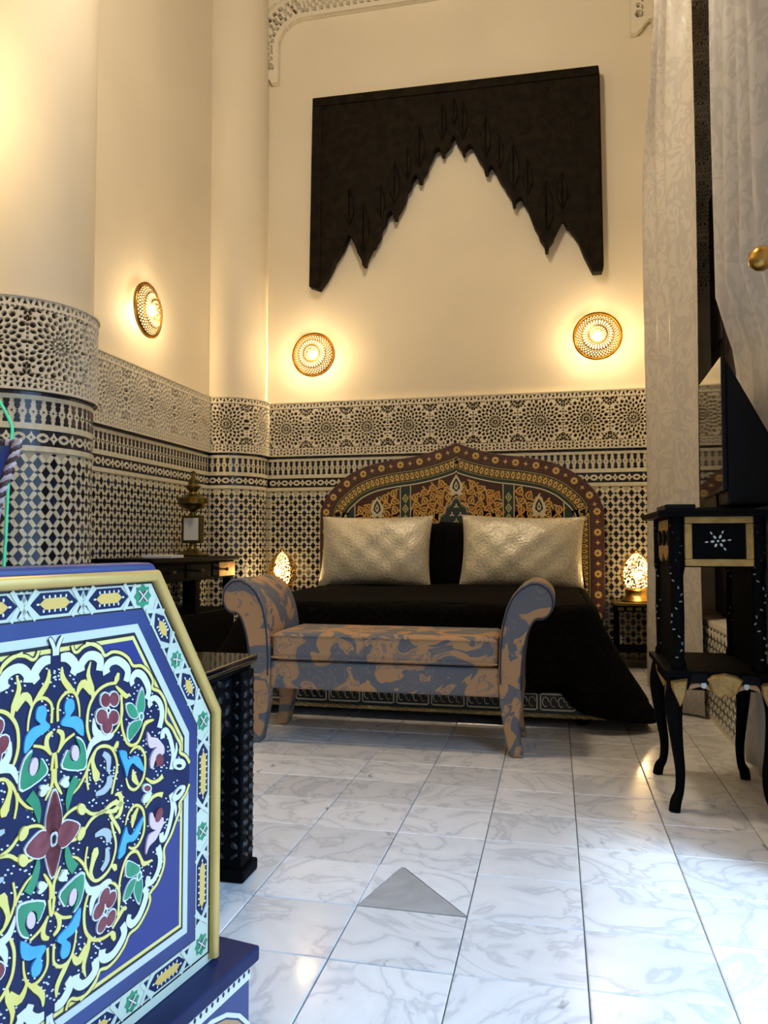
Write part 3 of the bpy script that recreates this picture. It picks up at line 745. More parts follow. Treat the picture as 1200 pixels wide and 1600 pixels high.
# ================================================================== CARVED BOARD ON THE WALL
BOARD = [(-1.789,4.235),(0.327,4.201),(0.335,4.131),(0.347,2.763),(0.337,2.726),(0.274,2.725),(0.253,2.77),(0.212,2.859),(0.177,2.957),(0.141,3.018),(0.114,3.059),(0.096,3.07),(0.078,3.116),(0.065,3.117),(0.044,3.075),(0.012,3.01),(0.003,2.982),(-0.025,2.946),(-0.031,2.902),(-0.054,2.904),(-0.057,2.949),(-0.09,3.0),(-0.099,3.039),(-0.127,3.09),(-0.154,3.17),(-0.172,3.221),(-0.2,3.272),(-0.219,3.313),(-0.232,3.314),(-0.253,3.297),(-0.261,3.259),(-0.28,3.26),(-0.285,3.31),(-0.323,3.372),(-0.341,3.413),(-0.37,3.456),(-0.408,3.538),(-0.427,3.57),(-0.442,3.566),(-0.456,3.518),(-0.479,3.52),(-0.484,3.567),(-0.523,3.63),(-0.561,3.714),(-0.58,3.742),(-0.6,3.738),(-0.62,3.711),(-0.624,3.681),(-0.643,3.683),(-0.649,3.724),(-0.682,3.768),(-0.698,3.82),(-0.711,3.817),(-0.731,3.763),(-0.767,3.727),(-0.777,3.689),(-0.797,3.691),(-0.802,3.726),(-0.82,3.748),(-0.846,3.737),(-0.866,3.689),(-0.896,3.632),(-0.906,3.592),(-0.936,3.551),(-0.944,3.504),(-0.966,3.506),(-0.976,3.55),(-0.992,3.557),(-1.016,3.524),(-1.027,3.484),(-1.057,3.447),(-1.067,3.388),(-1.097,3.33),(-1.128,3.283),(-1.134,3.243),(-1.158,3.245),(-1.164,3.29),(-1.182,3.302),(-1.209,3.27),(-1.219,3.221),(-1.25,3.183),(-1.26,3.123),(-1.291,3.075),(-1.301,3.046),(-1.321,3.038),(-1.352,2.979),(-1.368,2.94),(-1.372,2.906),(-1.395,2.908),(-1.399,2.943),(-1.434,3.007),(-1.445,3.048),(-1.476,3.112),(-1.487,3.15),(-1.501,3.151),(-1.528,3.096),(-1.549,3.047),(-1.611,2.96),(-1.632,2.911),(-1.663,2.852),(-1.695,2.803),(-1.726,2.764),(-1.737,2.749),(-1.811,2.777)]
def brd(u, v, w): return (u, 5.5-w, v)
bd = MB().prism(BOARD, -.075, 0, brd, back=True).build('carved_wooden_board', 'dark_wood')
tag(bd, 'dark carved wooden arch board with stepped pendants hung high above the bed', 'wall carving')
m = MB()
for a_, b_ in (((-1.785,4.231),(.323,4.198)),):
    m.prism([(-1.786,4.232),(.324,4.199),(.324,4.135),(-1.787,4.165)], -.01, .012, brd)
m.prism([(-1.787,4.165),(-1.71,4.163),(-1.725,2.79),(-1.80,2.80)], -.01, .010, brd)
m.prism([(.25,4.13),(.324,4.13),(.336,2.80),(.30,2.80),(.262,2.86)], -.01, .010, brd)
m.build('frame', 'dark_wood', bd, bevel=.004)
for (x, z, w_, h_) in ((-1.384,3.0,.085,.40),(-1.146,3.34,.075,.36),(-.955,3.60,.07,.34),(-.787,3.79,.065,.30),(-.634,3.78,.065,.30),(-.468,3.62,.07,.34),(-.27,3.36,.08,.38),(-.043,3.02,.10,.42),(-1.495,3.22,.07,.30),(.07,3.19,.075,.30),(-.70,3.90,.05,.22),(-1.25,3.25,.06,.28),(-1.05,3.52,.055,.26),(-.37,3.53,.055,.28),(-.17,3.32,.06,.28)):
    m = MB(); k_ = MB()
    for s_ in (-1, 1):
        k_.prism([(x,z-.02),(x+s_*w_*.55,z+h_*.25),(x+s_*w_*.5,z+h_*.6),(x,z+h_)] , -.005, .014, brd, inset=.25)
    k_.build('pendant_relief', 'dark_wood', bd, bevel=.003)

# ================================================================== SCONCES
def pierced_disc(R, depth, holes, nt=160, nr=40):
    V = []; F = []
    for j in range(nr+1):
        r = R*j/nr
        for i in range(nt):
            a = 2*PI*i/nt; V.append((r*math.cos(a), -depth*(1-(r/R)**2)**.8, r*math.sin(a)))
    for j in range(nr):
        for i in range(nt):
            rr_ = (j+.5)/nr; a = (i+.5)/nt
            if holes(rr_, a): continue
            F.append((j*nt+i, j*nt+(i+1) % nt, (j+1)*nt+(i+1) % nt, (j+1)*nt+i))
    m = MB(); m.V = V; m.F = F; m.I = [0]*len(F); return m
def sconce_holes(r, a):
    if r < .06: return False
    if .08 < r < .20: return (a*6) % 1 < .42
    if .26 < r < .36: return (a*20) % 1 < .5
    if .42 < r < .66: return (a*32) % 1 < .58 - .2*abs((r-.54)/.12)
    if .70 < r < .92:
        u = a*40; v = (r-.70)/.22*3; return abs((u+v*.5) % 1-.5) > .2 and abs((u-v*.5) % 1-.5) > .2
    return False
disc_me = pierced_disc(.162, .062, sconce_holes).mesh('shade', 'brass', 50)
rim_me = MB().lathe([(.158,-.004),(.170,-.006),(.172,.004),(.164,.008),(.158,-.004)], seg=64, axis=lambda x, y, h: (x, -h, y)).mesh('rim', 'brass', 50)
dif_me = MB().lathe([(0,.020),(.09,.016),(.14,.004),(.150,-.002)], seg=40, axis=lambda x, y, h: (x, -h, y)).mesh('diffuser', 'lamp_glass', 50)
arm_me = MB().box(-.012, .012, -.0, .036, -.012, .012).mesh('bracket', 'brass')
def sconce(loc, rz, label, power, col=WARM):
    t = thing('wall_sconce', label, 'wall lamp', loc, 'pierced brass wall sconces'); t.rotation_euler = (0, 0, rz)
    for nm, me in (('shade', disc_me), ('rim', rim_me), ('diffuser', dif_me), ('bracket', arm_me)):
        o = bpy.data.objects.new(nm, me); COL.objects.link(o); o.parent = t
    d = Vector((0, .019, -.008)); d.rotate(Matrix.Rotation(rz, 3, 'Z'))
    l = light('sconce_light', 'POINT', Vector(loc)+d, power, col, .02)
    d2 = Vector((0, -.13, 0)); d2.rotate(Matrix.Rotation(rz, 3, 'Z'))
    light('sconce_glow', 'POINT', Vector(loc)+d2, power*.05, (1, .74, .42), .06)
sconce((-1.795, 5.565, 2.267), 0, 'round pierced brass sconce on the bed wall near the corner column', 140)
sconce((.302, 5.565, 2.287), 0, 'round pierced brass sconce on the bed wall near the white curtain', 140)
sconce((-2.465, 4.30, 2.275), PI/2, 'round pierced brass sconce seen at an angle on the side wall', 95)
sconce((-2.465, 2.35, 2.75), PI/2, 'round pierced brass sconce on the side wall beyond the round column', 300, (1, .68, .14))

# ================================================================== BEDSIDE TABLES AND LAMPS
def bedside(cx, cy, label):
    t = thing('bedside_table', label, 'bedside table', (cx, cy, 0), 'bedside tables')
    a = .145
    MB().box(cx-a-.01, cx+a+.01, cy-a-.01, cy+a+.01, .415, .435).build('top', 'old_brass', t, bevel=.005)
    MB().box(cx-a+.01, cx+a-.01, cy-a+.012, cy+a-.012, .375, .415).build('apron', 'black_wood', t, bevel=.004)
    for sx in (-1, 1):
        for sy in (-1, 1):
            x, y = cx+sx*(a-.015), cy+sy*(a-.015)
            MB().lathe([(.011,0),(.014,.02),(.010,.05),(.013,.20),(.010,.33),(.013,.415)], (x, y, 0), 10).build('leg', 'black_wood', t, sm=50)
    MB().box(cx-a+.005, cx+a-.005, cy-a+.005, cy+a-.005, .11, .13).build('shelf', 'black_wood', t, bevel=.004)
    m = MB()
    for i in range(5): m.box(cx-.11+i*.055-.018, cx-.11+i*.055+.018, cy-a-.002, cy-a+.006, .385, .405)
    m.build('brass_inlay', 'old_brass', t)
    return t
bedside(.525, 5.42, 'low dark bedside table between the bed and the white curtain')
bedside(-1.985, 5.42, 'low dark bedside table between the bed and the corner column')
def egg_lamp(cx, cy, z0, label, power, core):
    t = thing('egg_lamp', label, 'table lamp', (cx, cy, z0), 'pierced egg-shaped lamps')
    MB().lathe([(.10,0),(.105,.008),(.08,.03),(.072,.05),(.078,.075),(.07,.085)], (cx, cy, z0), 32).build('base', 'brass', t, sm=40)
    prof = [(.070,.085),(.092,.115),(.104,.16),(.103,.20),(.092,.245),(.070,.285),(.040,.315),(.012,.33)]
    P = curve(prof, 6); nt = 96; m = MB()
    for r_, h in P:
        for i in range(nt): a = 2*PI*i/nt; m.V.append((cx+r_*math.cos(a), cy+r_*math.sin(a), z0+h))
    for j in range(len(P)-1):
        for i in range(nt):
            if ((i*7+j*13+(i*j) % 5) % 4 != 0) and random.random() < .62: continue
            m.F.append((j*nt+i, j*nt+(i+1) % nt, (j+1)*nt+(i+1) % nt, (j+1)*nt+i)); m.I.append(0)
    m.build('shade', 'brass', t, sm=60)
    MB().lathe([(.035,.09)] + [(r_*core, h*.98) for r_, h in P[3:]], (cx, cy, z0), 24).build('glass', 'lamp_glass_soft', t, sm=60)
    MB().lathe([(.006,.33),(.012,.34),(.006,.352),(0,.358)], (cx, cy, z0), 12).build('finial', 'brass', t, sm=60)
    light('lamp_light', 'POINT', (cx, cy-.135, z0+.17), power, WARM, .05)
egg_lamp(.53, 5.42, .435, 'glowing pierced egg lamp on the bedside table by the white curtain', 3.0, .80)
egg_lamp(-1.985, 5.42, .435, 'glowing pierced egg lamp behind the bench arm near the corner column', 2.0, .58)

# ================================================================== SIDE TABLE WITH OIL LAMP
t = thing('console_table', 'long black console table against the tiled side wall', 'table', (-2.29, 4.3, 0))
MB().box(-2.478, -2.10, 3.74, 4.90, .715, .74).build('top', 'black_gloss', t, bevel=.004)
MB().box(-2.46, -2.125, 3.78, 4.86, .60, .715).build('drawer_case', 'black_wood', t, bevel=.004)
for k in range(3):
    dw = MB().box(-2.127, -2.113, 3.80+k*.355, 4.13+k*.355, .615, .70).build('drawer', 'black_wood', t, bevel=.004)
    MB().lathe([(.006,0),(.006,.012),(.013,.018),(.011,.028),(0,.032)], (-2.113, 3.965+k*.355, .657), 12, axis=lambda x, y, h: (h, x, y)).build('knob', 'old_brass', dw, sm=50)
MB().box(-2.128, -2.112, 4.60, 4.85, .61, .705).build('brass_plate', 'brass', t, bevel=.003)
for x in (-2.44, -2.15):
    for y in (3.82, 4.32, 4.82): MB().box(x-.028, x+.028, y-.03, y+.03, 0, .60).build('leg', 'black_wood', t, bevel=.005)
MB().box(-2.46, -2.12, 3.78, 4.86, .02, .40).build('lower_case', 'black_wood', t, bevel=.006)
cx, cy, z0 = -2.30, 4.60, .74
t = thing('oil_lamp', 'tall green brass oil lamp with a framed card on the black console', 'lamp', (cx, cy, z0))
MB().lathe([(.105,0),(.108,.01),(.085,.022),(.06,.03),(.035,.045),(.02,.07),(.022,.085)], (cx, cy, z0), 32).build('base', 'old_brass', t, sm=40)
fo = MB().box(cx-.072, cx+.072, cy-.02, cy+.02, z0+.085, z0+.265).build('frame', 'old_brass', t, bevel=.006)
fo.location = (0, 0, 0)
MB().box(cx-.050, cx+.050, cy-.026, cy-.018, z0+.105, z0+.248).build('card', 'paper', t)
MB().lathe([(.02,.262),(.018,.285),(.03,.30),(.075,.315),(.098,.340),(.095,.375),(.06,.395),(.03,.405),(.025,.42),(.045,.44),(.048,.455),(.03,.47),(.034,.495),(.014,.51),(.012,.54),(.018,.548),(0,.56)], (cx, cy, z0), 32).build('font', 'old_brass', t, sm=40)
MB().lathe([(.007,0),(.007,.02),(.022,.028),(.022,.036),(0,.036)], (cx+.055, cy-.075, z0+.36), 16, axis=lambda x, y, h: (x, -h, y)).build('wick_knob', 'brass', t, sm=40)
pp = MB().box(-2.30, -2.12, 3.98, 4.13, .74, .757).build('paper_stack', 'paper', bevel=.002); tag(pp, 'small flat white paper stack on the black console', 'paper')

# ================================================================== CARVED COFFEE TABLE
x0, x1, y0, y1 = -1.50, -.745, 1.30, 1.86
t = thing('coffee_table', 'black carved wooden coffee table between blue sofa and bench', 'table', ((x0+x1)/2, (y0+y1)/2, 0))
MB().box(x0, x1, y0, y1, .525, .540).build('top', 'glass_top', t, bevel=.004)
tp = MB().box(x0+.012, x1-.012, y0+.012, y1-.012, .505, .525).build('moulding', 'black_wood', t, bevel=.008, seg=3)
MB().tube([(x0+.006,y0+.006,.522),(x1-.006,y0+.006,.522),(x1-.006,y1-.006,.522),(x0+.006,y1-.006,.522),(x0+.006,y0+.006,.522)], .005, 6).build('gilt_bead', 'old_brass', tp, sm=60)
X1, Y1 = x1-.045, y1-.045
for xa, ya in ((x0+.045, y0+.045), (x0+.045, Y1), (X1, y0+.045), (X1, Y1)):
    lg = MB().box(xa-.038, xa+.038, ya-.038, ya+.038, .03, .505).build('leg', 'black_wood', t, bevel=.004)
    MB().box(xa-.048, xa+.048, ya-.048, ya+.048, 0, .03).build('foot', 'black_wood', lg, bevel=.006)
    m = MB()
    for k in range(17):
        z = .06+k*.026
        for d in range(2):
            off = (-.018, .018)[d]
            for fc in (0, 1):
                s_ = 1 if xa > -1 else -1
                if fc == 0: m.prism(ell(off, 0, .013, .0075, 8, .7 if (k+d) % 2 else -.7), 0, .006, lambda u, v, w: (xa+s_*(.038+w), ya+u, z+v), inset=.4)
                else: m.prism(ell(off, 0, .013, .0075, 8, .7 if (k+d) % 2 else -.7), 0, .006, lambda u, v, w: (xa+u, ya-.038-w, z+v), inset=.4)
    m.build('leaf_carving', 'black_carved', lg)
for (a, b, c, d) in ((X1-.012, X1+.012, y0+.083, Y1-.038), (x0+.033, x0+.057, y0+.083, Y1-.038), (x0+.083, X1-.038, Y1-.012, Y1+.012), (x0+.083, X1-.038, y0+.033, y0+.057)):
    MB().box(a, b, c, d, .36, .505).build('apron', 'black_wood', t, bevel=.004)
m = MB()
for i in range(12):
    for j in range(4):
        y = y0+.11+i*.042; z = .385+j*.034
        if y < Y1-.05: m.prism(ell(0, 0, .017, .008, 8, .8 if (i+j) % 2 else -.8), 0, .007, lambda u, v, w: (X1+.012+w, y+u, z+v), inset=.4)
stuff(m.build('apron_carving', 'black_carved', t))

# ================================================================== BLUE PAINTED SOFA (end panel faces the camera side)
PA = math.radians(10.6); PD = Vector((math.sin(PA), math.cos(PA), 0)); PN = Vector((math.cos(PA), -math.sin(PA), 0))
PC = Vector((-.50, 1.066, .497)) - PD*.30
def pm(u, v, w):
    q = PC + PD*u + PN*w; return (q.x, q.y, q.z+v)
sofa = thing('painted_sofa', 'blue painted wooden sofa end with octagonal floral panel', 'sofa', (PC.x-.3, PC.y, 0))
octo = [(-.312,-.287),(.312,-.287),(.312,.077),(.172,.287),(-.172,.287),(-.312,.077)]
outer = inset(octo, -.011)
pan = MB().prism(outer, -.05, -.004, pm, back=True).build('end_panel', 'p_blue', sofa, bevel=.008, seg=3)
MB().prism(octo, -.01, 0, pm).build('panel_ground', 'p_mint', pan)
rimp = inset(octo, .006)
MB().tube([pm(*p, .003) for p in (rimp[1], rimp[2], rimp[3], rimp[4], rimp[5], rimp[0])], .0085, 10).build('gilt_rim', 'rim_gold', pan, sm=50)
MB().prism(inset(octo, .0135), 0, .0004, pm).build('painted_line', 'p_black', pan)
MB().prism(inset(octo, .0165), 0, .0008, pm).build('painted_border', 'p_mint', pan)
for d, w_, m_ in ((.047, .0012, 'p_black'), (.049, .0016, 'p_blue'), (.067, .0020, 'p_ice'), (.0775, .0024, 'p_black'), (.0815, .0028, 'p_yellow'), (.0865, .0032, 'p_royal')):
    MB().prism(inset(octo, d), 0, w_, pm).build('painted_line' if d != .0865 else 'painted_spandrel', m_, pan)
# border: hexagon cartouches with fringed yellow lozenges, and green stars
def cartouche(cu, cv, a, L, Hh):
    ca, sa = math.cos(a), math.sin(a); f = lambda u, v, w: pm(cu+u*ca-v*sa, cv+u*sa+v*ca, w); m = MB()
    m.prism([(-L,0),(-L+.014,-Hh),(L-.014,-Hh),(L,0),(L-.014,Hh),(-L+.014,Hh)], .0005, .0014, f, 0)
    l2 = L-.012; m.prism([(-l2,0),(-l2+.008,-Hh*.5),(l2-.008,-Hh*.5),(l2,0),(l2-.008,Hh*.5),(-l2+.008,Hh*.5)], .001, .0022, f, 1)
    n = max(4, int(l2/.0042))
    for i in range(n):
        u = -l2+.006+(2*l2-.012)*i/(n-1)
        for s_ in (-1, 1): m.prism(ell(u, s_*Hh*.62, .0013, .0022, 6), .001, .0020, f, 2)
    for s_ in (-1, 1): m.prism(ell(s_*(l2+.002), 0, .0022, .0013, 6), .001, .002, f, 2)
    for s_ in (-1, 1):   # crossing straps at both ends
        for q in (-1, 1): m.ribbon([(s_*(L-.008), q*(Hh+.004)), (s_*(L+.014), -q*(Hh+.002))], [.0055, .0055], .001, .0017+.0003*q, f, 3, 1)
        for q in (-1, 1): m.prism([(s_*(L+.004)-.004, q*Hh),(s_*(L+.004)+.004, q*Hh),(s_*(L+.004), q*(Hh-.008))], .0005, .0015, f, 0)
    m.build('painted_cartouche', ['p_navy', 'p_gold', 'p_white', 'p_mint'], pan)
def star(cu, cv, a, R):
    ca, sa = math.cos(a), math.sin(a); f = lambda u, v, w: pm(cu+u*ca-v*sa, cv+u*sa+v*ca, w); m = MB()
    m.prism([(R*(1 if i % 2 == 0 else .76)*math.cos(i*PI/8), R*(1 if i % 2 == 0 else .76)*math.sin(i*PI/8)) for i in range(16)], .0005, .0016, f, 0)
    for i in range(4): m.prism(ell(.32*R*math.cos(i*PI/2+.8), .32*R*math.sin(i*PI/2+.8), R*.24, R*.16, 8, i*PI/2+.8), .0012, .0022, f, 1)
    m.ribbon([(-R*.5, -R*.45), (R*.5, R*.45)], [.0016]*2, .0015, .0026, f, 2, 1); m.ribbon([(-R*.5, R*.45), (R*.5, -R*.45)], [.0016]*2, .0015, .0026, f, 2, 1)
    m.build('painted_star', ['p_green', 'p_red', 'p_white'], pan)
for s_ in (1, -1):
    ch = math.atan2(-.21, .14) if s_ > 0 else math.atan2(.21, .14)
    cartouche(s_*.186, .209, ch, .026, .0115); star(s_*.216, .163, ch, .0125); cartouche(s_*.244, .121, ch, .026, .0115)
    star(s_*.278, .066, PI/2, .0145); cartouche(s_*.279, -.010, PI/2, .044, .0115); star(s_*.279, -.092, 0, .0135); cartouche(s_*.279, -.168, PI/2, .044, .0115)
    star(s_*.279, -.252, 0, .015); cartouche(s_*.204, -.256, 0, .038, .0115); star(s_*.136, -.256, 0, .0135)
    star(s_*.146, .255, 0, .0165); cartouche(s_*.085, .256, 0, .034, .0125); star(s_*.070-s_*.0, -.256, 0, .001) if False else None
cartouche(0, .256, 0, .034, .0125); cartouche(.07, -.256, 0, .036, .0115); cartouche(-.07, -.256, 0, .036, .0115); star(0, -.256, 0, .0135)
ORN = [
 ('r','Y',[(0.0451,0.2056),(0.0588,0.2021),(0.0712,0.1942),(0.0767,0.187),(0.0892,0.19),(0.1041,0.1867),(0.1176,0.1783),(0.1266,0.1676),(0.1415,0.1654),(0.156,0.155),(0.1646,0.1425),(0.1637,0.1328),(0.1776,0.1262),(0.1887,0.1128),(0.1922,0.1007),(0.1914,0.0852),(0.2049,0.0723),(0.2142,0.0586),(0.2236,0.0447),(0.2226,0.0347),(0.2356,0.0264),(0.2442,0.0146)],[0.0033,0.0033,0.0034,0.0034,0.0034,0.0035,0.0035,0.0035,0.0036,0.0036,0.0037,0.0036,0.0037,0.0037,0.0037,0.0037,0.0038,0.0038,0.0038,0.0038,0.0039,0.0039]),
 ('r','Y',[(0.0238,0.2057),(0.0272,0.1985),(0.0329,0.1972),(0.0419,0.2023),(0.0571,0.2036),(0.0694,0.197),(0.0758,0.1872),(0.0874,0.1902)],[0.0032,0.0032,0.0032,0.0033,0.0033,0.0033,0.0034,0.0034]),
 ('r','W',[(0.0075,0.1938),(0.0177,0.193),(0.0267,0.1857),(0.0292,0.1792),(0.0254,0.1724)],[0.0067,0.0092,0.0092,0.0093,0.0074]),
 ('r','W',[(0.0384,0.1735),(0.0382,0.1816),(0.0472,0.1897),(0.0591,0.1894),(0.0688,0.1823),(0.0673,0.1704)],[0.0087,0.0087,0.0082,0.0083,0.009,0.0083]),
 ('r','W',[(0.0798,0.1646),(0.0788,0.1719),(0.0858,0.178),(0.0987,0.1782),(0.112,0.1697),(0.117,0.1609),(0.1134,0.1501)],[0.0091,0.0084,0.0078,0.0079,0.008,0.0081,0.0074]),
 ('r','W',[(0.1261,0.1433),(0.124,0.1504),(0.1317,0.1573),(0.1438,0.1527),(0.1542,0.1386),(0.1565,0.1285),(0.1525,0.1209)],[0.0054,0.0068,0.0075,0.0076,0.0077,0.007,0.0069]),
 ('r','W',[(0.161,0.1096),(0.1588,0.117),(0.1692,0.1192),(0.1801,0.1088),(0.1836,0.0939),(0.1785,0.078)],[0.0063,0.007,0.0056,0.0064,0.0071,0.0078]),
 ('r','W',[(0.1852,0.0623),(0.1862,0.0706),(0.1938,0.0704),(0.203,0.054),(0.2078,0.0341),(0.2037,0.0164)],[0.0064,0.0071,0.0057,0.0058,0.0058,0.0065]),
 ('r','W',[(0.2143,0.0499),(0.2145,0.0396),(0.2102,0.0277)],[0.0012,0.0041,0.0029]),
 ('r','W',[(0.002,0.1975),(0.0026,0.2059),(0.0063,0.2138),(0.0093,0.2177)],[0.0036,0.0036,0.0036,0.0024]),
 ('r','Y',[(0.0093,0.1833),(0.0104,0.1711),(0.0201,0.1586),(0.0299,0.1501)],[0.0018,0.0061,0.0067,0.0019]),
 ('r','Y',[(0.0045,0.1229),(0.0041,0.1397),(0.0078,0.1474),(0.0155,0.1527),(0.025,0.1528),(0.0316,0.1468),(0.0359,0.1336),(0.037,0.121)],[0.003,0.003,0.003,0.0034,0.0034,0.0031,0.0025,0.0019]),
 ('r','Y',[(0.0316,0.1449),(0.0355,0.1547),(0.0428,0.1591),(0.0548,0.1476)],[0.0012,0.0062,0.0088,0.0076]),
 ('r','Y',[(0.0532,0.1832),(0.0493,0.1687),(0.0556,0.1513),(0.0576,0.1383)],[0.001,0.0053,0.0063,0.0025]),
 ('r','Y',[(0.0955,0.151),(0.081,0.1515),(0.0669,0.1474),(0.0567,0.1384),(0.0502,0.1259),(0.0489,0.1074),(0.0526,0.094),(0.0561,0.0876)],[0.0032,0.0034,0.0036,0.0038,0.0035,0.0035,0.0033,0.002]),
 ('r','Y',[(0.0999,0.1628),(0.0973,0.156),(0.0937,0.15)],[0.0033,0.0073,0.0033]),
 ('r','Y',[(0.0956,0.1471),(0.1051,0.1388),(0.1147,0.1312),(0.1204,0.1335)],[0.002,0.0046,0.0054,0.0013]),
 ('r','Y',[(0.1042,0.135),(0.1075,0.1146),(0.104,0.1021),(0.0967,0.0931),(0.0859,0.0884)],[0.0029,0.0032,0.0032,0.0029,0.0016]),
 ('r','W',[(0.0589,0.1153),(0.0609,0.1022),(0.0681,0.0931),(0.0859,0.0877),(0.0931,0.0894)],[0.0013,0.0063,0.0089,0.0065,0.0013]),
 ('r','W',[(0.0734,0.0906),(0.0578,0.0866),(0.0513,0.0769),(0.0489,0.0687)],[0.0077,0.007,0.0044,0.0013]),
 ('r','Y',[(0.1061,0.1334),(0.1057,0.1096),(0.1079,0.092),(0.1159,0.0743),(0.1256,0.0673),(0.1374,0.0693),(0.1452,0.0811),(0.1511,0.0901),(0.1666,0.0911)],[0.0027,0.0029,0.0032,0.0035,0.0035,0.0035,0.0033,0.0055,0.0021]),
 ('r','Y',[(0.1219,0.0582),(0.1296,0.063),(0.1395,0.062),(0.1488,0.0515),(0.1511,0.0372),(0.1483,0.0216),(0.1405,0.0129),(0.1306,0.0103),(0.1208,0.0171),(0.1158,0.0292)],[0.0016,0.0032,0.0035,0.0033,0.0033,0.0033,0.0033,0.0032,0.0029,0.0019]),
 ('r','Y',[(0.1282,0.0365),(0.1304,0.0251),(0.1384,0.0148)],[0.0013,0.0081,0.0027]),
 ('r','Y',[(0.091,0.0166),(0.0944,0.0286),(0.0995,0.0454),(0.0974,0.059),(0.0898,0.0719),(0.0789,0.0778),(0.0666,0.0782),(0.0565,0.0693),(0.0508,0.0583),(0.0494,0.0475),(0.0522,0.033)],[0.0029,0.0029,0.0029,0.0029,0.0031,0.0036,0.0033,0.003,0.0028,0.0027,0.0023]),
 ('r','Y',[(0.0998,0.0787),(0.098,0.0739),(0.0926,0.07)],[0.0033,0.0066,0.0026]),
 ('r','Y',[(0.0641,0.0769),(0.0583,0.0663),(0.0611,0.0543),(0.0647,0.0458),(0.0657,0.0392)],[0.0019,0.0044,0.0063,0.0102,0.0051]),
 ('r','Y',[(0.1524,0.0191),(0.165,0.0101),(0.1776,0.0093),(0.1861,0.0126)],[0.0021,0.0042,0.0042,0.0064]),
 ('r','S',[(0.0756,0.0696),(0.0846,0.0609),(0.0841,0.0456)],[0.0051,0.0078,0.0045]),
 ('r','S',[(0.086,0.04),(0.0862,0.0309),(0.0774,0.0244),(0.0643,0.0245)],[0.0065,0.0097,0.0077,0.0038]),
 ('r','Y',[(0.0034,0.0708),(0.0014,0.0891)],[0.0036,0.003]),
 ('r','Y',[(0.0032,0.1131),(0.0102,0.1085),(0.0112,0.0999),(0.0053,0.0894)],[0.003,0.0054,0.0054,0.0018]),
 ('r','Y',[(0.0045,0.0884),(0.0151,0.0984),(0.0293,0.1037)],[0.0029,0.0031,0.0025]),
 ('r','Y',[(0.0019,0.0712),(0.0022,0.0569),(0.007,0.0473),(0.0118,0.0399)],[0.0036,0.0036,0.0033,0.0017]),
 ('r','Y',[(0.0117,0.009),(0.0201,0.0152),(0.0344,0.018),(0.046,0.0126),(0.0579,0.0032),(0.0753,-0.0004),(0.0876,0.0034),(0.1003,0.006)],[0.0022,0.0029,0.0032,0.0032,0.0035,0.0036,0.0047,0.0039]),
 ('r','Y',[(0.0896,-0.0036),(0.0987,-0.0039),(0.1078,0.0025),(0.1039,0.0128),(0.0965,0.0137)],[0.0026,0.0052,0.0059,0.0053,0.0018]),
 ('r','Y',[(0.0276,0.0353),(0.0371,0.041),(0.0468,0.0519),(0.05,0.0585)],[0.0015,0.0027,0.0032,0.0033]),
 ('r','Y',[(0.0879,-0.0069),(0.1029,-0.0286),(0.1058,-0.0361)],[0.0039,0.0039,0.0018]),
 ('r','G',[(0.02,0.0182),(0.0214,0.0299),(0.0258,0.0418),(0.0337,0.0518)],[0.0012,0.0073,0.0098,0.0111]),
 ('p','B',[(0.0127,0.1369),(0.0164,0.1446),(0.0252,0.1436),(0.0274,0.1328),(0.0208,0.125),(0.0305,0.1236),(0.0404,0.1154),(0.0421,0.0989),(0.0342,0.1032),(0.0259,0.1111),(0.01,0.117),(0.0084,0.1221),(0.0144,0.1281)],0),
 ('p','G',[(0.1421,0.1358),(0.1475,0.1149),(0.1427,0.1035),(0.1357,0.1063),(0.1325,0.1178)],0),
 ('p','G',[(0.114,0.12),(0.1246,0.1193),(0.1347,0.1051),(0.1289,0.1009),(0.119,0.1069)],0),
 ('p','G',[(0.1368,0.0965),(0.1419,0.0928),(0.1351,0.0847),(0.1197,0.0754),(0.1175,0.0899),(0.125,0.0963)],0),
 ('p','P',[(0.1533,0.0786),(0.1597,0.0703),(0.1723,0.066),(0.1843,0.0541),(0.1811,0.0506),(0.1704,0.0546),(0.1599,0.0557),(0.1546,0.0639)],0),
 ('p','P',[(0.1843,0.0548),(0.1867,0.0422),(0.1749,0.0423),(0.1686,0.0369),(0.1646,0.0289),(0.16,0.0308),(0.1602,0.0432),(0.1684,0.0523)],0),
 ('p','B',[(0.1019,0.0651),(0.1142,0.0627),(0.1173,0.0513),(0.1298,0.0535),(0.1398,0.047),(0.1482,0.0284),(0.134,0.039),(0.1261,0.0451),(0.1194,0.0401),(0.1158,0.0305),(0.1117,0.0422)],0),
 ('p','G',[(0.0126,0.0696),(0.0155,0.082),(0.0201,0.0869),(0.0219,0.0774),(0.0284,0.0725),(0.036,0.0769),(0.037,0.0853),(0.031,0.098),(0.041,0.0911),(0.0463,0.0744),(0.0425,0.0605)],0),
 ('p','R',[(0.0014,0.043),(0.0091,0.0217),(0.0089,0.0075),(0.0035,-0.0025),(-0.0009,-0.0045),(-0.0086,0.0051),(-0.0097,0.0182),(-0.0047,0.0307)],0),
 ('p','R',[(0.0352,-0.0036),(0.0271,-0.0142),(0.0146,-0.0182),(0.0068,-0.0119),(0.0058,-0.0033),(0.011,0.0044),(0.0203,0.0061)],0),
 ('p','B',[(0.116,-0.0304),(0.1163,-0.0437),(0.1026,-0.0584),(0.1088,-0.0437)],0),
 ('p','R',[(0.0837,0.1322),(0.0827,0.1361),(0.0802,0.1393),(0.0767,0.141),(0.0733,0.1406),(0.0709,0.1383),(0.0701,0.1347),(0.071,0.1308),(0.0736,0.1276),(0.077,0.126),(0.0804,0.1263),(0.0829,0.1286)],0),
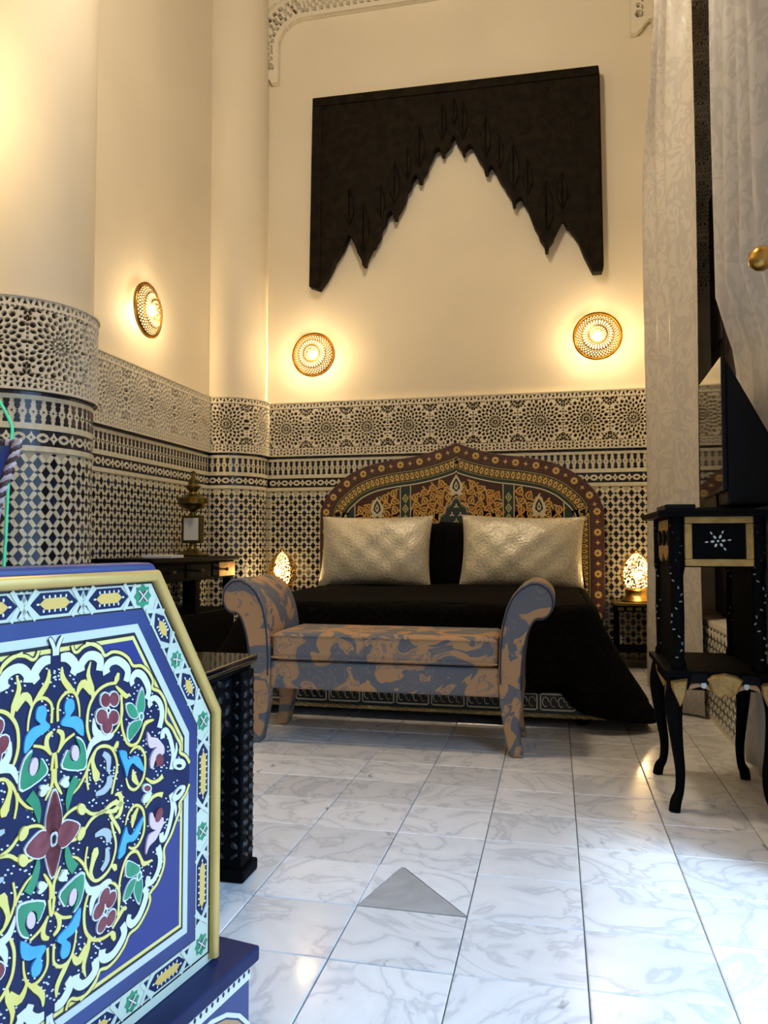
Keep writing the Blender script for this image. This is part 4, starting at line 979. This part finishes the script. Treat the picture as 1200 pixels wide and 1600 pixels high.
 ('p','R',[(0.0983,0.1308),(0.0973,0.1348),(0.0947,0.138),(0.0912,0.1397),(0.0877,0.1393),(0.0852,0.137),(0.0843,0.1334),(0.0853,0.1294),(0.088,0.1262),(0.0915,0.1245),(0.095,0.1249),(0.0975,0.1272)],0),
 ('p','R',[(0.0791,0.1131),(0.0779,0.1173),(0.0749,0.1208),(0.0709,0.1227),(0.067,0.1224),(0.0641,0.1201),(0.0631,0.1163),(0.0643,0.1121),(0.0672,0.1086),(0.0713,0.1068),(0.0752,0.107),(0.0781,0.1093)],0),
 ('p','R',[(0.0986,0.1084),(0.0975,0.1124),(0.0946,0.1158),(0.0907,0.1176),(0.0869,0.1174),(0.0841,0.1152),(0.0831,0.1116),(0.0842,0.1076),(0.0871,0.1043),(0.091,0.1024),(0.0949,0.1027),(0.0977,0.1049)],0),
 ('p','R',[(0.0874,0.1004),(0.0863,0.1047),(0.0835,0.1083),(0.0797,0.1103),(0.0759,0.11),(0.0732,0.1075),(0.0723,0.1036),(0.0734,0.0992),(0.0762,0.0956),(0.08,0.0937),(0.0838,0.094),(0.0865,0.0964)],0),
 ('p','W',[(0.0856,0.1193),(0.085,0.1216),(0.0835,0.1235),(0.0815,0.1245),(0.0796,0.1243),(0.0781,0.1229),(0.0776,0.1208),(0.0782,0.1185),(0.0797,0.1166),(0.0817,0.1156),(0.0837,0.1158),(0.0851,0.1172)],0),
 ('p','N',[(0.0834,0.1197),(0.0832,0.1209),(0.0825,0.1219),(0.0816,0.1224),(0.0807,0.1223),(0.08,0.1215),(0.0798,0.1204),(0.0801,0.1192),(0.0808,0.1182),(0.0817,0.1177),(0.0826,0.1179),(0.0832,0.1186)],0),
 ('p','W',[(0.233,0.016),(0.231,0.0205),(0.2259,0.0248),(0.2189,0.0277),(0.2119,0.0284),(0.2068,0.0268),(0.205,0.0233),(0.207,0.0187),(0.2121,0.0145),(0.2191,0.0116),(0.2261,0.0108),(0.2312,0.0125)],0),
 ('p','N',[(0.2244,0.016),(0.2235,0.0176),(0.2213,0.0191),(0.2183,0.0202),(0.2153,0.0207),(0.2131,0.0203),(0.2123,0.0192),(0.2132,0.0177),(0.2154,0.0161),(0.2184,0.015),(0.2214,0.0145),(0.2236,0.0149)],0),
 ('p','N2',[(0.1853,0.034),(0.1842,0.0385),(0.1813,0.0423),(0.1774,0.0445),(0.1735,0.0443),(0.1707,0.0419),(0.1698,0.038),(0.1709,0.0335),(0.1738,0.0296),(0.1777,0.0275),(0.1816,0.0277),(0.1844,0.03)],0),
 ('p','P',[(0.0353,0.0802),(0.0344,0.085),(0.0322,0.089),(0.0292,0.0909),(0.0263,0.0904),(0.0243,0.0875),(0.0236,0.0831),(0.0245,0.0782),(0.0267,0.0743),(0.0297,0.0723),(0.0326,0.0728),(0.0346,0.0757)],0),
 ('p','W',[(0.1624,0.0032),(0.1612,0.0066),(0.1579,0.0098),(0.1536,0.0119),(0.1493,0.0123),(0.1461,0.0109),(0.145,0.0082),(0.1462,0.0047),(0.1495,0.0016),(0.1538,-0.0005),(0.1582,-0.0009),(0.1613,0.0004)],0),
 ('p','R',[(0.1595,0.004),(0.1587,0.006),(0.1565,0.0078),(0.1536,0.0091),(0.1508,0.0095),(0.1487,0.0088),(0.1479,0.0073),(0.1487,0.0054),(0.1509,0.0035),(0.1538,0.0022),(0.1567,0.0019),(0.1587,0.0025)],0),
 ('p','Y',[(0.0473,0.0121),(0.0464,0.0158),(0.044,0.019),(0.0409,0.0209),(0.0377,0.021),(0.0355,0.0192),(0.0347,0.0161),(0.0356,0.0124),(0.038,0.0092),(0.0412,0.0073),(0.0443,0.0072),(0.0466,0.009)],0),
 ('p','W',[(0.005,-0.0078),(0.0042,-0.0036),(0.0023,-0.0001),(-0.0003,0.0018),(-0.0029,0.0017),(-0.0047,-0.0005),(-0.0053,-0.0042),(-0.0046,-0.0083),(-0.0026,-0.0118),(0.0,-0.0138),(0.0026,-0.0136),(0.0044,-0.0114)],0),
 ('p','N',[(0.0026,-0.0069),(0.0022,-0.0044),(0.0011,-0.0023),(-0.0003,-0.0012),(-0.0016,-0.0014),(-0.0026,-0.0028),(-0.0029,-0.005),(-0.0025,-0.0075),(-0.0014,-0.0096),(-0.0001,-0.0107),(0.0013,-0.0105),(0.0023,-0.0092)],0),
 ('p','W',[(0.1456,0.0999),(0.1448,0.103),(0.1429,0.1054),(0.1402,0.1068),(0.1376,0.1065),(0.1357,0.1048),(0.1351,0.1021),(0.1359,0.099),(0.1378,0.0965),(0.1405,0.0952),(0.1431,0.0955),(0.145,0.0972)],0),
 ('p','G',[(0.1432,0.1004),(0.1428,0.1024),(0.1417,0.104),(0.1403,0.1048),(0.1389,0.1046),(0.1379,0.1034),(0.1375,0.1016),(0.1379,0.0996),(0.139,0.098),(0.1404,0.0972),(0.1418,0.0974),(0.1428,0.0986)],0),
 ('p','W',[(-0.0075,0.0526),(-0.0084,0.0546),(-0.0109,0.0566),(-0.0143,0.058),(-0.0176,0.0585),(-0.02,0.0579),(-0.0209,0.0564),(-0.0199,0.0544),(-0.0174,0.0524),(-0.0141,0.051),(-0.0108,0.0505),(-0.0083,0.0511)],0),
 ('p','W',[(0.0209,0.0493),(0.0201,0.0519),(0.0181,0.0542),(0.0153,0.0557),(0.0125,0.0558),(0.0106,0.0546),(0.0099,0.0524),(0.0107,0.0498),(0.0127,0.0474),(0.0155,0.046),(0.0183,0.0459),(0.0202,0.0471)],0),
]

KEY = dict(Y='p_yellow', W='p_white', S='p_grey', G='p_green', B='p_sky', P='p_pink', R='p_red', N='p_black', N2='p_red')
# scalloped navy field
q = [(0, .212), (.03, .212)] + [p for p in ORN[0][2] if p[0] > .035]
q = [(u, max(v, 0)) for u, v in q]
fld = q + [(u, -v) for u, v in q[::-1]]; fld = fld + [(-u, v) for u, v in fld[::-1]]
LIM = inset(octo, .0872)
fld = [(u, max(min(v, .199), -.199)) for u, v in fld]
MB().prism(fld, .002, .0036, pm).build('painted_field', 'p_navy', pan)
NAMES = dict(Y='painted_scroll', W='painted_scroll', S='painted_leaf', G='painted_leaf', B='painted_leaf', P='painted_bud', R='painted_petal', N='painted_eye', N2='painted_bud')
dots = MB()
for i in range(430):
    u, v = random.uniform(-.245, .245), random.uniform(-.19, .19)
    if (u/.245)**2+(v/.20)**2 > .9: continue
    a = random.uniform(.6, 1.0)
    for k in range(3): dots.prism(ell(u+.0042*math.cos(a+k*2.1), v+.0042*math.sin(a+k*2.1), .0011, .0019, 5, 1.1), .003, .0040, pm)
stuff(dots.build('painted_dots', 'p_white', pan))
lev = 0
for kind, c, pts, ws in ORN:
    lev += 1
    for su in (1, -1):
        for sv in (1, -1):
            if sv == -1 and max(p[1] for p in pts) < .012: continue
            P = [(su*u, sv*v) for u, v in pts]
            w_ = .0042 + lev*.000025 + (0 if kind == 'r' else .0008)
            if kind == 'r':
                ws2 = [x*(1.28 if c == 'W' else 1.12) for x in ws]
                MB().ribbon(P, [x+.0028 for x in ws2], .0034, .0039 + lev*.000004, pm, 0, 3).build('painted_outline', 'p_black', pan)
                MB().ribbon(P, ws2, .0034, w_, pm, 0, 3).build(NAMES[c], KEY[c], pan)
            else:
                if 5 <= len(P) < 12 or len(P) > 12: P = closed(P, 3)
                cu = sum(p[0] for p in P)/len(P); cv = sum(p[1] for p in P)/len(P)
                sz = sum(math.hypot(a-cu, b-cv) for a, b in P)/len(P); g0 = 1.14 if c == 'R' else 1.0; g1 = g0+.0016/sz
                if c in 'GR': MB().prism([(cu+(a-cu)*g1, cv+(b-cv)*g1) for a, b in P], .0034, w_-.0003, pm).build('painted_outline', 'p_white', pan)
                MB().prism([(cu+(a-cu)*g0, cv+(b-cv)*g0) for a, b in P], .0034, w_, pm).build(NAMES[c], KEY[c], pan)
# plinth with dotted edge and painted face
def sb(u0, u1, w0, w1, z0, z1):
    m = MB(); V = [pm(u, 0, w) for u in (u0, u1) for w in (w0, w1)]
    c = [(V[0][0], V[0][1]), (V[1][0], V[1][1]), (V[3][0], V[3][1]), (V[2][0], V[2][1])]
    m.add([(x, y, z0) for x, y in c] + [(x, y, z1) for x, y in c], [(0,1,2,3),(7,6,5,4),(0,4,5,1),(1,5,6,2),(2,6,7,3),(3,7,4,0)]); return m
pli = sb(-.40, .362, -.55, .030, 0, .186).build('plinth', 'p_blue', sofa, bevel=.003)
sb(-.41, .372, -.56, .042, .186, .209).build('plinth_top', 'p_navy', sofa, bevel=.004)
m = MB(); V0 = -.497
m.prism([(-.40,.162),(.362,.162),(.362,.185),(-.40,.185)], .030, .0312, lambda u, v, w: pm(u, v+V0, w), 0)
for i in range(58): m.prism(ell(-.395+i*.0132, .174, .0028, .0036, 6), .031, .0318, lambda u, v, w: pm(u, v+V0, w), 1)
for k in range(5):
    c0 = .36-k*.19
    for r_, mi, wd in ((.115, 0, .006), (.104, 2, .014), (.092, 0, .006), (.080, 3, .014), (.068, 0, .006)):
        m.ribbon([(c0-.115+r_*1.2*math.cos(t), .02+r_*1.15*math.sin(t)) for t in np.linspace(.05, PI-.05, 12) if True], [wd]*12, .030, .0315+.0001*mi, lambda u, v, w: pm(min(u, .362), min(v, .160)+V0, w), mi, 1)
    for j, mi in enumerate((4, 5, 4, 5)): m.prism(ell(c0-.115+(-.035+.024*j), .05+.012*(j % 2), .008, .014, 8, .5*j), .030, .0322, lambda u, v, w: pm(u, v+V0, w), mi)
stuff(m.build('plinth_painting', ['p_white', 'p_black', 'p_tan', 'p_purple', 'p_yellow', 'p_red'], pli))
sb(-.36, .33, -1.0, -.055, .15, .36).build('seat_base', 'side_cloth', sofa, bevel=.01)
sb(-.35, .32, -.98, -.06, .36, .50).build('seat_pad', 'velvet', sofa, bevel=.04, seg=4)
# velvet cushion with rope edge, propped on the seat
vc = thing('velvet_cushion', 'dark blue velvet cushion with striped rope edge on the sofa', 'cushion', (-.95, .96, .5))
cu_ = cushion('cover', 'velvet', .50, .50, .16, (0, 0, 0), 0, seed=9, parent=vc)
cu_.matrix_parent_inverse = Matrix.Identity(4); cu_.location = (0, 0, .20)
rope = MB()
path = []
for a, b in (((-1,-1),(1,-1)),((1,-1),(1,1)),((1,1),(-1,1)),((-1,1),(-1,-1))):
    for k in range(24):
        t_ = k/24; u, v = a[0]+(b[0]-a[0])*t_, a[1]+(b[1]-a[1])*t_
        path.append((u*.25*(1-.05*(1-v*v)*abs(u)**6), 0, v*.25*(1-.065*(1-u*u)*abs(v)**6)))
path.append(path[0])
dens = []
for a, b in zip(path[:-1], path[1:]):
    for k in range(8): dens.append(tuple(a[c]+(b[c]-a[c])*k/8 for c in range(3)))
for ph in (0, PI):
    rope.tube([(p[0]+.004*math.cos(i*.8+ph), .004*math.sin(i*.8+ph), p[2]+.004*math.cos(i*.8+ph)) for i, p in enumerate(dens)], .0048, 5, mi=0 if ph == 0 else 1)
ro = rope.build('rope_edge', ['rope_pink', 'maroon'], sm=60); ro.parent = vc; ro.location = (0, 0, .20)
vc.location = (-1.185, 1.06, .585); vc.rotation_euler = (math.radians(-8), math.radians(9), math.radians(-4))
gc = MB().tube(curve([(-1.204, 1.41, 1.198), (-1.164, 1.41, 1.137), (-1.126, 1.41, 1.074), (-1.125, 1.41, 1.037), (-1.131, 1.41, 0.921), (-1.133, 1.41, 0.847), (-1.136, 1.41, 0.777), (-1.136, 1.41, 0.699), (-1.134, 1.41, 0.619)], 5), .0035, 6).build('green_cord', 'green_cord', sm=60)
tag(gc, 'thin bright green cord hanging beside the blue velvet cushion', 'cord')

# ================================================================== INLAID STAND WITH TELEVISION
t = thing('inlaid_stand', 'black two-tier stand with gilt drawer and mother-of-pearl inlay under the television', 'stand', (.51, 2.73, 0))
sx0, sx1, sy0, sy1 = .345, .628, 2.525, 2.935
MB().prism([(sx0-.035,sy0-.035),(sx1+.022,sy0-.035),(sx1+.022,sy1+.035),(sx0-.035,sy1+.035)], .905, .925, lambda u, v, w: (u, v, w), back=True).build('top', 'black_wood', t, bevel=.006)
bx = MB().box(sx0+.02, sx1-.02, sy0+.012, sy1-.012, .748, .905).build('drawer_case', 'black_wood', t, bevel=.003)
fr_ = MB()
for a, b, c, d in ((.390,.588,.752,.774),(.390,.588,.884,.906),(.390,.412,.774,.884),(.566,.588,.774,.884)): fr_.box(a, b, sy0-.006, sy0+.016, c, d)
dr = MB().box(.405, .573, sy0+.002, sy0+.016, .770, .888).build('drawer', 'black_wood', t)
fr_.build('gilt_frame', 'gold_paint', dr, bevel=.003)
cxm, czm = .487, .829
for i in range(6):
    a = i*PI/3+.1
    for r_, l_, w_ in ((.0145, .006, .0038), (.030, .0055, .0024)):
        if i == 4 and r_ > .02: continue
        MB().prism(ell(cxm+r_*math.cos(a)*1.1, czm+r_*math.sin(a), l_, w_, 8, a), 0, .0015, lambda u, v, w: (u, sy0+.002-w, v)).build('pearl_petal', 'pearl', dr)
MB().prism(ell(cxm, czm, .0038, .0038, 8), 0, .0015, lambda u, v, w: (u, sy0+.002-w, v)).build('pearl_petal', 'pearl', dr)
for sxx in (0, 1):
    for syy in (0, 1):
        x = sx0+.024 if sxx == 0 else sx1-.024; y = sy0+.024 if syy == 0 else sy1-.024
        po = MB().lathe([(.024,.432),(.024,.45),(.019,.46),(.021,.60),(.019,.72),(.024,.745),(.024,.905)], (x, y, 0), 16).build('post', 'black_wood', t, sm=45)
        m = MB()
        for k in range(20):
            z = .47+k*.0215; a = -PI/2+math.sin(k*.9)*.8-(.3 if sxx == 0 else -.1)
            m.prism(ell(0, 0, .0052, .0026, 6, k*.8), 0, .003, lambda u, v, w: (x+(.0205+w)*math.cos(a)-u*math.sin(a), y+(.0205+w)*math.sin(a)+u*math.cos(a), z+v))
        m.build('pearl_inlay', 'pearl_dim', po)
for x in (sx0+.018, sx1-.030): MB().box(x, x+.012, sy0+.03, sy1-.03, .432, .748).build('side_panel', 'black_wood', t)
# carved gilt bracket on the side of the case
m = MB()
m.prism([(2.56,.78),(2.60,.76),(2.66,.79),(2.72,.765),(2.78,.79),(2.84,.76),(2.90,.78),(2.90,.90),(2.56,.90)], 0, .008, lambda u, v, w: (sx0+.022-w, u, v))
for k in range(3): m.prism(ell(2.62+k*.11, .84, .035, .026, 12), .006, .014, lambda u, v, w: (sx0+.022-w, u, v), 1)
m.build('side_carving', ['gold_paint', 'black_wood'], t)
MB().box(sx0-.018, sx1+.018, sy0-.018, sy1+.018, .412, .432).build('shelf', 'black_wood', t, bevel=.005)
ap = MB().box(sx0, sx1, sy0, sy1, .372, .412).build('apron', 'black_wood', t, bevel=.004)
m = MB()   # scalloped carving on the apron front
xm = .495
m.prism([(xm-.055,.412),(xm-.03,.424),(xm,.43),(xm+.03,.424),(xm+.055,.412),(xm+.045,.395),(xm+.035,.37),(xm+.012,.352),(xm,.366),(xm-.012,.352),(xm-.035,.37),(xm-.045,.395)], 0, .016, lambda u, v, w: (u, sy0-.018-w, v), inset=.12)
m.build('shell_carving', 'gold_paint', ap, bevel=.004)
for s_, x in ((-1, .425), (1, .565)):
    MB().prism([(x-.034,.372),(x-.026,.392),(x,.400),(x+.026,.392),(x+.034,.372),(x+.02,.378),(x,.384),(x-.02,.378)], 0, .010, lambda u, v, w: (u, sy0-.002-w, v)).build('scallop_carving', 'p_tan', ap, bevel=.003)
    MB().prism([(x-.035,.396),(x+.035,.396),(x+.03,.424),(x,.43),(x-.03,.424)], 0, .007, lambda u, v, w: (u, sy0-.018-w, v), inset=.2).build('foliage_carving', 'p_grey' if False else 'black_gloss', ap)
    for q in (-1, 1): MB().prism(ell(xm+s_*.06, .392, .008, .010, 8), 0, .006, lambda u, v, w: (u, sy0-.018-w, v)).build('pearl_drop', 'pearl', ap) if q > 0 else None
for sxx in (-1, 1):
    for syy in (-1, 1):
        x = .495+sxx*.128; y = 2.73+syy*.182
        pts = [(0,0,.415),(.012,.012,.36),(.016,.016,.30),(.006,.006,.20),(-.004,-.004,.12),(0,0,.06),(.014,.014,.03),(.020,.020,0)]
        pp_ = curve([(x+sxx*a*.9, y+syy*b*.9, z) for a, b, z in pts], 4)
        rs = [p for p in smooth([(r_,) for r_ in (.028,.028,.0245,.018,.015,.014,.017,.017)], [0]*8, 4)[0]]
        lg = MB().tube(pp_, [q_[0] for q_ in rs], 10).build('leg', 'black_wood', t, sm=50)
        if syy < 0 or True:
            MB().prism([(-.026,.40),(.026,.41),(.02,.37),(.012,.335),(0,.318),(-.010,.34),(-.022,.37)], 0, .012, lambda u, v, w: (x+u, y-.030-w, v), inset=.2).build('gilt_knee', 'gold_paint', lg, bevel=.003)
tv = thing('television', 'flat black television seen edge-on on the inlaid stand', 'television', (.515, 2.75, .925))
TA = math.atan2(.015, .46)
def tvm(u, v, w): return (.505+u*math.sin(TA)+w*math.cos(TA), 2.52+u*math.cos(TA)-w*math.sin(TA), v)
MB().prism([(0,.983),(.46,.983),(.46,1.403),(0,1.403)], -.0005, .013, tvm, back=True).build('casing', 'tv_plastic', tv, bevel=.006)
MB().prism([(.004,.987),(.456,.987),(.456,1.399),(.004,1.399)], .0, -.0025, tvm).build('screen', 'tv_screen', tv)
MB().add([tvm(*q) for q in ((.005,.94,.013),(.452,.94,.013),(.452,1.395,.013),(.005,1.395,.013),(.03,.94,.148),(.42,.94,.148),(.42,1.14,.148),(.03,1.14,.148))], [(0,3,2,1),(4,5,6,7),(0,1,5,4),(1,2,6,5),(2,3,7,6),(3,0,4,7)]).build('back_housing', 'tv_plastic', tv, bevel=.008)
MB().prism([(.17,.935),(.29,.935),(.27,1.0),(.19,1.0)], .006, .03, tvm, back=True).build('neck', 'tv_plastic', tv)
MB().prism([(.06,-.07),(.40,-.07),(.40,.10),(.06,.10)], .925, .936, lambda u, v, w: tvm(u, w, v), back=True).build('foot', 'tv_plastic', tv, bevel=.004)
bxm = MB().box(.335, .425, 2.53, 2.74, .925, .944).build('media_box', 'tv_plastic', bevel=.004); bxm.rotation_euler = (0, 0, 0)
tag(bxm, 'small flat black media box at the edge of the inlaid stand', 'media box')

# ================================================================== CURTAINS
def curtain(name, plan, z0, z1, n, amp, mname, label, cat='curtain', sway=None, push=None, nt=150, nz=40, trim=None):
    V = []; F = []
    P = curve(plan, 12); acc = [0]
    for a, b in zip(P[:-1], P[1:]): acc.append(acc[-1]+math.hypot(b[0]-a[0], b[1]-a[1]))
    def at(t):
        d = t*acc[-1]
        for i in range(len(P)-1):
            if acc[i+1] >= d or i == len(P)-2:
                k = (d-acc[i])/max(acc[i+1]-acc[i], 1e-6); x = P[i][0]+(P[i+1][0]-P[i][0])*k; y = P[i][1]+(P[i+1][1]-P[i][1])*k
                dx, dy = P[i+1][0]-P[i][0], P[i+1][1]-P[i][1]; l = math.hypot(dx, dy); return x, y, -dy/l, dx/l
    for j in range(nz+1):
        z = z0+(z1-z0)*j/nz
        for i in range(nt+1):
            t_ = i/nt
            x, y, nx, ny = at(min(max(t_, 0), 1))
            ph = 2*PI*n*t_ + .5*math.sin(z*1.1+t_*6)
            o = amp*(math.sin(ph)+.25*math.sin(2*ph+1.3))*(1+.12*math.sin(z*2.3+t_*9))
            if push is not None:
                k_ = push(z); x = x*(1-k_)+.682*k_; o *= 1-.72*k_
            V.append((x+nx*o, (y+ny*o), z))
    if sway is not None:
        V = [(x, sway(z)[2]+(y-sway(z)[2])*sway(z)[0], z) for x, y, z in V]
    for j in range(nz):
        for i in range(nt): b = j*(nt+1)+i; F.append((b, b+1, b+nt+2, b+nt+1))
    m = MB(); m.V = V; m.F = F; m.I = [0]*len(F)
    t = thing(name, label, cat, (plan[0][0], plan[0][1], z0))
    o = m.build('drape', mname, t, sm=80); s = o.modifiers.new('solid', 'SOLIDIFY'); s.thickness = .003
    if trim is not None:
        tr = MB()
        for j in range(nz*3):
            z = z0+(z1-z0)*(j+.5)/(nz*3); jj = min(int((j+.5)/3), nz-1); p = V[jj*(nt+1)+trim]
            a = random.uniform(-.6, .6); r_ = .020
            tr.prism([(0,-.022),(r_*.8,-.01),(r_,.008),(r_*.4,.022),(-.006,.018)], 0, .006, lambda u, v, w: (p[0]-u*math.cos(a)+w*math.sin(a)*.3, p[1]-.004-w+u*math.sin(a), z+v))
        stuff(tr.build('fringe', mname, t))
    return t
curtain('window_curtain', [(.560,4.925),(.575,4.62),(.60,4.3),(.615,4.05),(.635,3.86)], .012, 5.3, 3.2, .044, 'damask', 'long cream damask curtain hanging to the floor beside the bed lamp', trim=0,
        sway=lambda z: (1 if z < 3.02 else max(.30, 1-.70*(z-3.02)/.55), 0, 3.86))
curtain('window_curtain', [(.635,3.17),(.63,2.98),(.635,2.75),(.64,2.56),(.645,2.405)], .03, 5.3, 4.3, .034, 'damask_grey', 'grey damask curtain hanging behind the television',
        push=lambda z: min(1, max(0, (1.72-z)/.25)))
rod = MB().tube([(.64,2.0,5.32),(.64,5.3,5.32)], .016, 10).build('curtain_rod', 'brass', sm=50); tag(rod, 'brass curtain rod high along the window wall', 'curtain rod')
tbk = thing('curtain_tieback', 'round brass tieback knob on the curtained wall', 'tieback', (.70, 2.33, 1.63))
MB().lathe([(.03,0),(.03,.006),(.010,.012),(.009,.085),(.016,.09)], (.70, 2.335, 1.632), 20, axis=lambda x, y, h: (-h, x, y)).build('stem', 'brass', tbk, sm=40)
MB().lathe([(.004,.085),(.026,.094),(.036,.115),(.034,.135),(.02,.152),(0,.157)], (.70, 2.335, 1.632), 24, axis=lambda x, y, h: (-h, x, y)).build('knob', 'brass', tbk, sm=60)

# ================================================================== FILL LANTERN (added out of view for warm general light)
ln = thing('fill_lantern', 'large brass lantern added out of view as fill light', 'lantern', (-.85, 2.6, 4.7))
MB().tube([(-.85,2.6,5.7),(-.85,2.6,5.02)], .008, 8).build('chain', 'brass', ln)
MB().lathe([(.05,.32),(.16,.24),(.20,.20)], (-.85,2.6,4.7), 24).build('cap', 'brass', ln, sm=40)
MB().lathe([(.19,.20),(.21,.08),(.19,-.06),(.10,-.16),(0,-.18)], (-.85,2.6,4.7), 24).build('glass', 'lamp_glass_soft', ln, sm=50)
light('fill_light', 'POINT', (-.85, 2.6, 4.42), 175, (1, .84, .62), .20)
